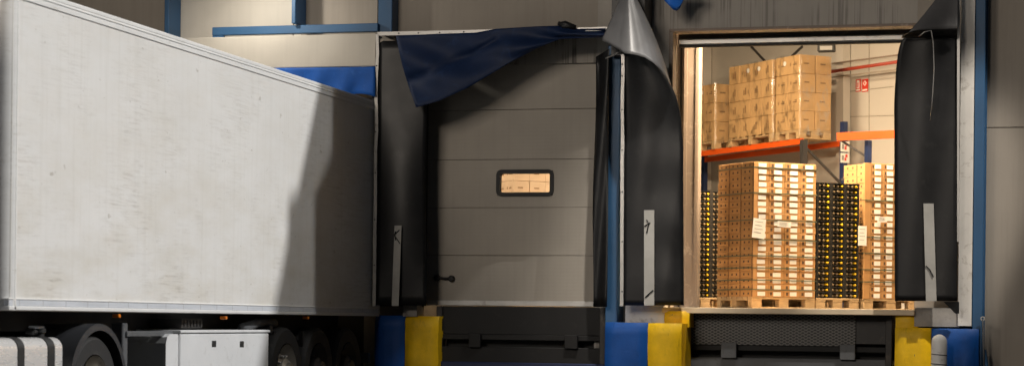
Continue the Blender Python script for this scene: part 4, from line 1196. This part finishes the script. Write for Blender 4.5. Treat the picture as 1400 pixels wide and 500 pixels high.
# ------------------------------------------------------------------ light
sd = Vector((2.3, 1.0, SL)).normalized()                      # towards the sun: over the roof, from the right
el = math.asin(sd.z); azi = math.atan2(sd.x, sd.y)
sl = bpy.data.lights.new('sun', 'SUN'); sl.energy = 3.1; sl.angle = R(1.5); sl.color = (1, .985, .965)
so = bpy.data.objects.new('sun', sl); COL.objects.link(so)
so.rotation_euler = (-sd).to_track_quat('-Z', 'Y').to_euler(); so.location = (10, 10, 30)
wd = bpy.data.worlds.new('World'); S.world = wd; wd.use_nodes = True
nt = wd.node_tree; bg = nt.nodes['Background']; sky = nt.nodes.new('ShaderNodeTexSky')
sky.sky_type = 'NISHITA'; sky.sun_disc = False; sky.sun_elevation = el; sky.sun_rotation = azi
sky.air_density = 1.0; sky.dust_density = 3.0; sky.ozone_density = .6
nt.links.new(sky.outputs[0], bg.inputs['Color']); bg.inputs['Strength'].default_value = .007

def flood(p, target, w, ang, blend, col, label, rad=.06):
    p = Vector(p); t = thing('wall_floodlight', label, 'floodlight', p)
    d = (Vector(target) - p).normalized()
    MB().box((p.x - .16, p.y + .08, p.z + .02), (p.x + .16, p.y + .18, p.z + .20), ch=.02).build('housing', M['alu'], t)
    MB().box((p.x - .025, p.y + .181, p.z + .08), (p.x + .025, 0, p.z + .12)).build('arm', M['grey_steel'], t)
    ld = bpy.data.lights.new('flood_light', 'SPOT'); ld.energy = w; ld.spot_size = R(ang); ld.spot_blend = blend; ld.color = col; ld.shadow_soft_size = rad
    lo = bpy.data.objects.new('flood_light', ld); COL.objects.link(lo); lo.location = p
    lo.rotation_euler = d.to_track_quat('-Z', 'Y').to_euler()
pa = at(322, -52, -1.22)
flood(pa, (pa.x + .3, -.1, pa.z - 1.6), 92, 150, .9, (1, .92, .80), 'wall floodlight above the left dock, lighting the pale wall bay')
def spot(p, target, w, ang, blend, col, rad, name):
    ld = bpy.data.lights.new(name, 'SPOT'); ld.energy = w; ld.spot_size = R(ang); ld.spot_blend = blend; ld.color = col; ld.shadow_soft_size = rad
    lo = bpy.data.objects.new(name, ld); COL.objects.link(lo); lo.location = p
    lo.rotation_euler = (Vector(target) - Vector(p)).to_track_quat('-Z', 'Y').to_euler(); return lo
# added yard mast, unseen, holding lamps that light the right dock and trailer side
mx_, my_, mz_ = 3.6, -6.2, 13.0
mt = rmast = thing('added_lamp_mast', 'added grey yard mast with lamps right of the docks, out of the picture', 'lamp mast', (mx_, my_, 0))
MB().tube([(mx_,my_,0), (mx_,my_,6), (mx_,my_,mz_ + .1)], [.11,.09,.07], 14).build('mast', M['grey_steel'], mt, True, auto=40)
MB().box((mx_ - .55, my_ - .04, mz_ + .12), (mx_ + .55, my_ + .04, mz_ + .2), ch=.01).build('crossbar', M['grey_steel'], mt)
for dx in (-.45, .45): MB().box((mx_ + dx - .14, my_ - .12, mz_ + .21), (mx_ + dx + .14, my_ + .12, mz_ + .45), ch=.03).build('lamp_head', M['alu'], mt)
pm = thing('added_floodlight', 'added floodlight on a long boom over the warehouse roof, out of the picture', 'floodlight', (-2.5, 1.2, EAVE + .1))  # added boom lamp out of view, placed only to light the pier and cone
MB().tube([(-2.5,1.2,EAVE + .1), (-2.5,1.2,17.7)], .12, 14).build('roof_pole', M['grey_steel'], pm, True, auto=40)
MB().tube([(-2.5,1.4,17.45), (-2.5,-8.2,17.45)], .08, 12).build('boom', M['grey_steel'], pm, True, auto=40)
MB().box((-2.65,-8.2,17.05), (-2.35,-7.95,17.3), ch=.03).build('lamp_head', M['alu'], pm)
spot((-2.5, -7.85, 17.0), at(892, 240, -.7), 12500, 11, 1.0, (1, .93, .84), .25, 'flood_pier')
spot((mx_ + .45, my_ + .25, mz_ + .3), at(1288, 285, -.4), 8000, 10, .5, (1, .92, .82), .12, 'flood_right')
# added yard mast, out of view: fill light for the dock front
mt = thing('added_lamp_mast', 'added yard lamp mast beyond the white trailer for fill light, out of the picture', 'lamp mast', (-11.2, -24, 0))
MB().tube([(-11.2,-24,0), (-11.2,-24,5), (-11.2,-24,10)], [.11,.09,.07], 14).build('mast', M['grey_steel'], mt, True, auto=40)
MB().box((-11.4,-24.15,10.0), (-10.9,-23.7,10.18), ch=.03).build('lamp_head', M['alu'], mt)
ld = bpy.data.lights.new('facade_fill', 'SPOT'); ld.energy = 3500; ld.spot_size = R(60); ld.spot_blend = .5; ld.color = (1, .88, .75); ld.shadow_soft_size = 2.4
lo = bpy.data.objects.new('facade_fill', ld); COL.objects.link(lo); lo.location = (-11.1, -23.8, 9.95)
lo.rotation_euler = (Vector((-3, 0, 2.6)) - lo.location).to_track_quat('-Z', 'Y').to_euler()

# second added mast, unseen: fill that softens the shadows on the closed door
mt = thing('added_lamp_mast', 'added yard lamp mast far out in line with the trailer side, out of the picture', 'lamp mast', (-8.3, -42, 0))
MB().tube([(-8.3,-42,0), (-8.3,-42,6), (-8.3,-42,12)], [.12,.10,.07], 14).build('mast', M['grey_steel'], mt, True, auto=40)
MB().box((-8.55,-42.15,12.0), (-8.05,-41.7,12.18), ch=.03).build('lamp_head', M['alu'], mt)
lo = spot((-8.3, -41.8, 11.95), (-4.5, 0, 2.6), 6600, 40, .5, (1, .88, .75), 2.0, 'facade_fill')
# added lamp and cut plate that shape the stepped shadow on the trailer
L_ = Vector((mx_, my_ + .25, mz_ + 1.35))
spot(L_, (XT, -5.2, 2.4), 2700, 44, .4, (1, .97, .92), .004, 'trailer_fill')
bd = [atx(u, v, XT) for u, v in ((431,470),(431,264),(455,206),(456,60))] + [Vector((XT, 3.0, 6.5)), Vector((XT, 3.0, .2))]
MB().prism([L_ + (q - L_)*.04 for q in bd], (.006, .0, 0)).build('shadow_plate', M['black'], rmast)
MB().tube([(mx_, my_, mz_ + .1), (mx_, my_, mz_ + 1.2)], .05, 10).build('lamp_bracket', M['grey_steel'], rmast)

# ------------------------------------------------------------------ render settings
S.view_settings.view_transform = 'Standard'; S.view_settings.look = 'None'; S.view_settings.exposure = 0; S.view_settings.gamma = 1
S.cycles.use_denoising = True
try: S.cycles.denoiser = 'OPENIMAGEDENOISE'
except Exception: pass
S.cycles.max_bounces = 8; S.cycles.diffuse_bounces = 4; S.cycles.glossy_bounces = 4; S.cycles.transparent_max_bounces = 12
S.cycles.sample_clamp_indirect = 6; S.cycles.caustics_reflective = False; S.cycles.caustics_refractive = False
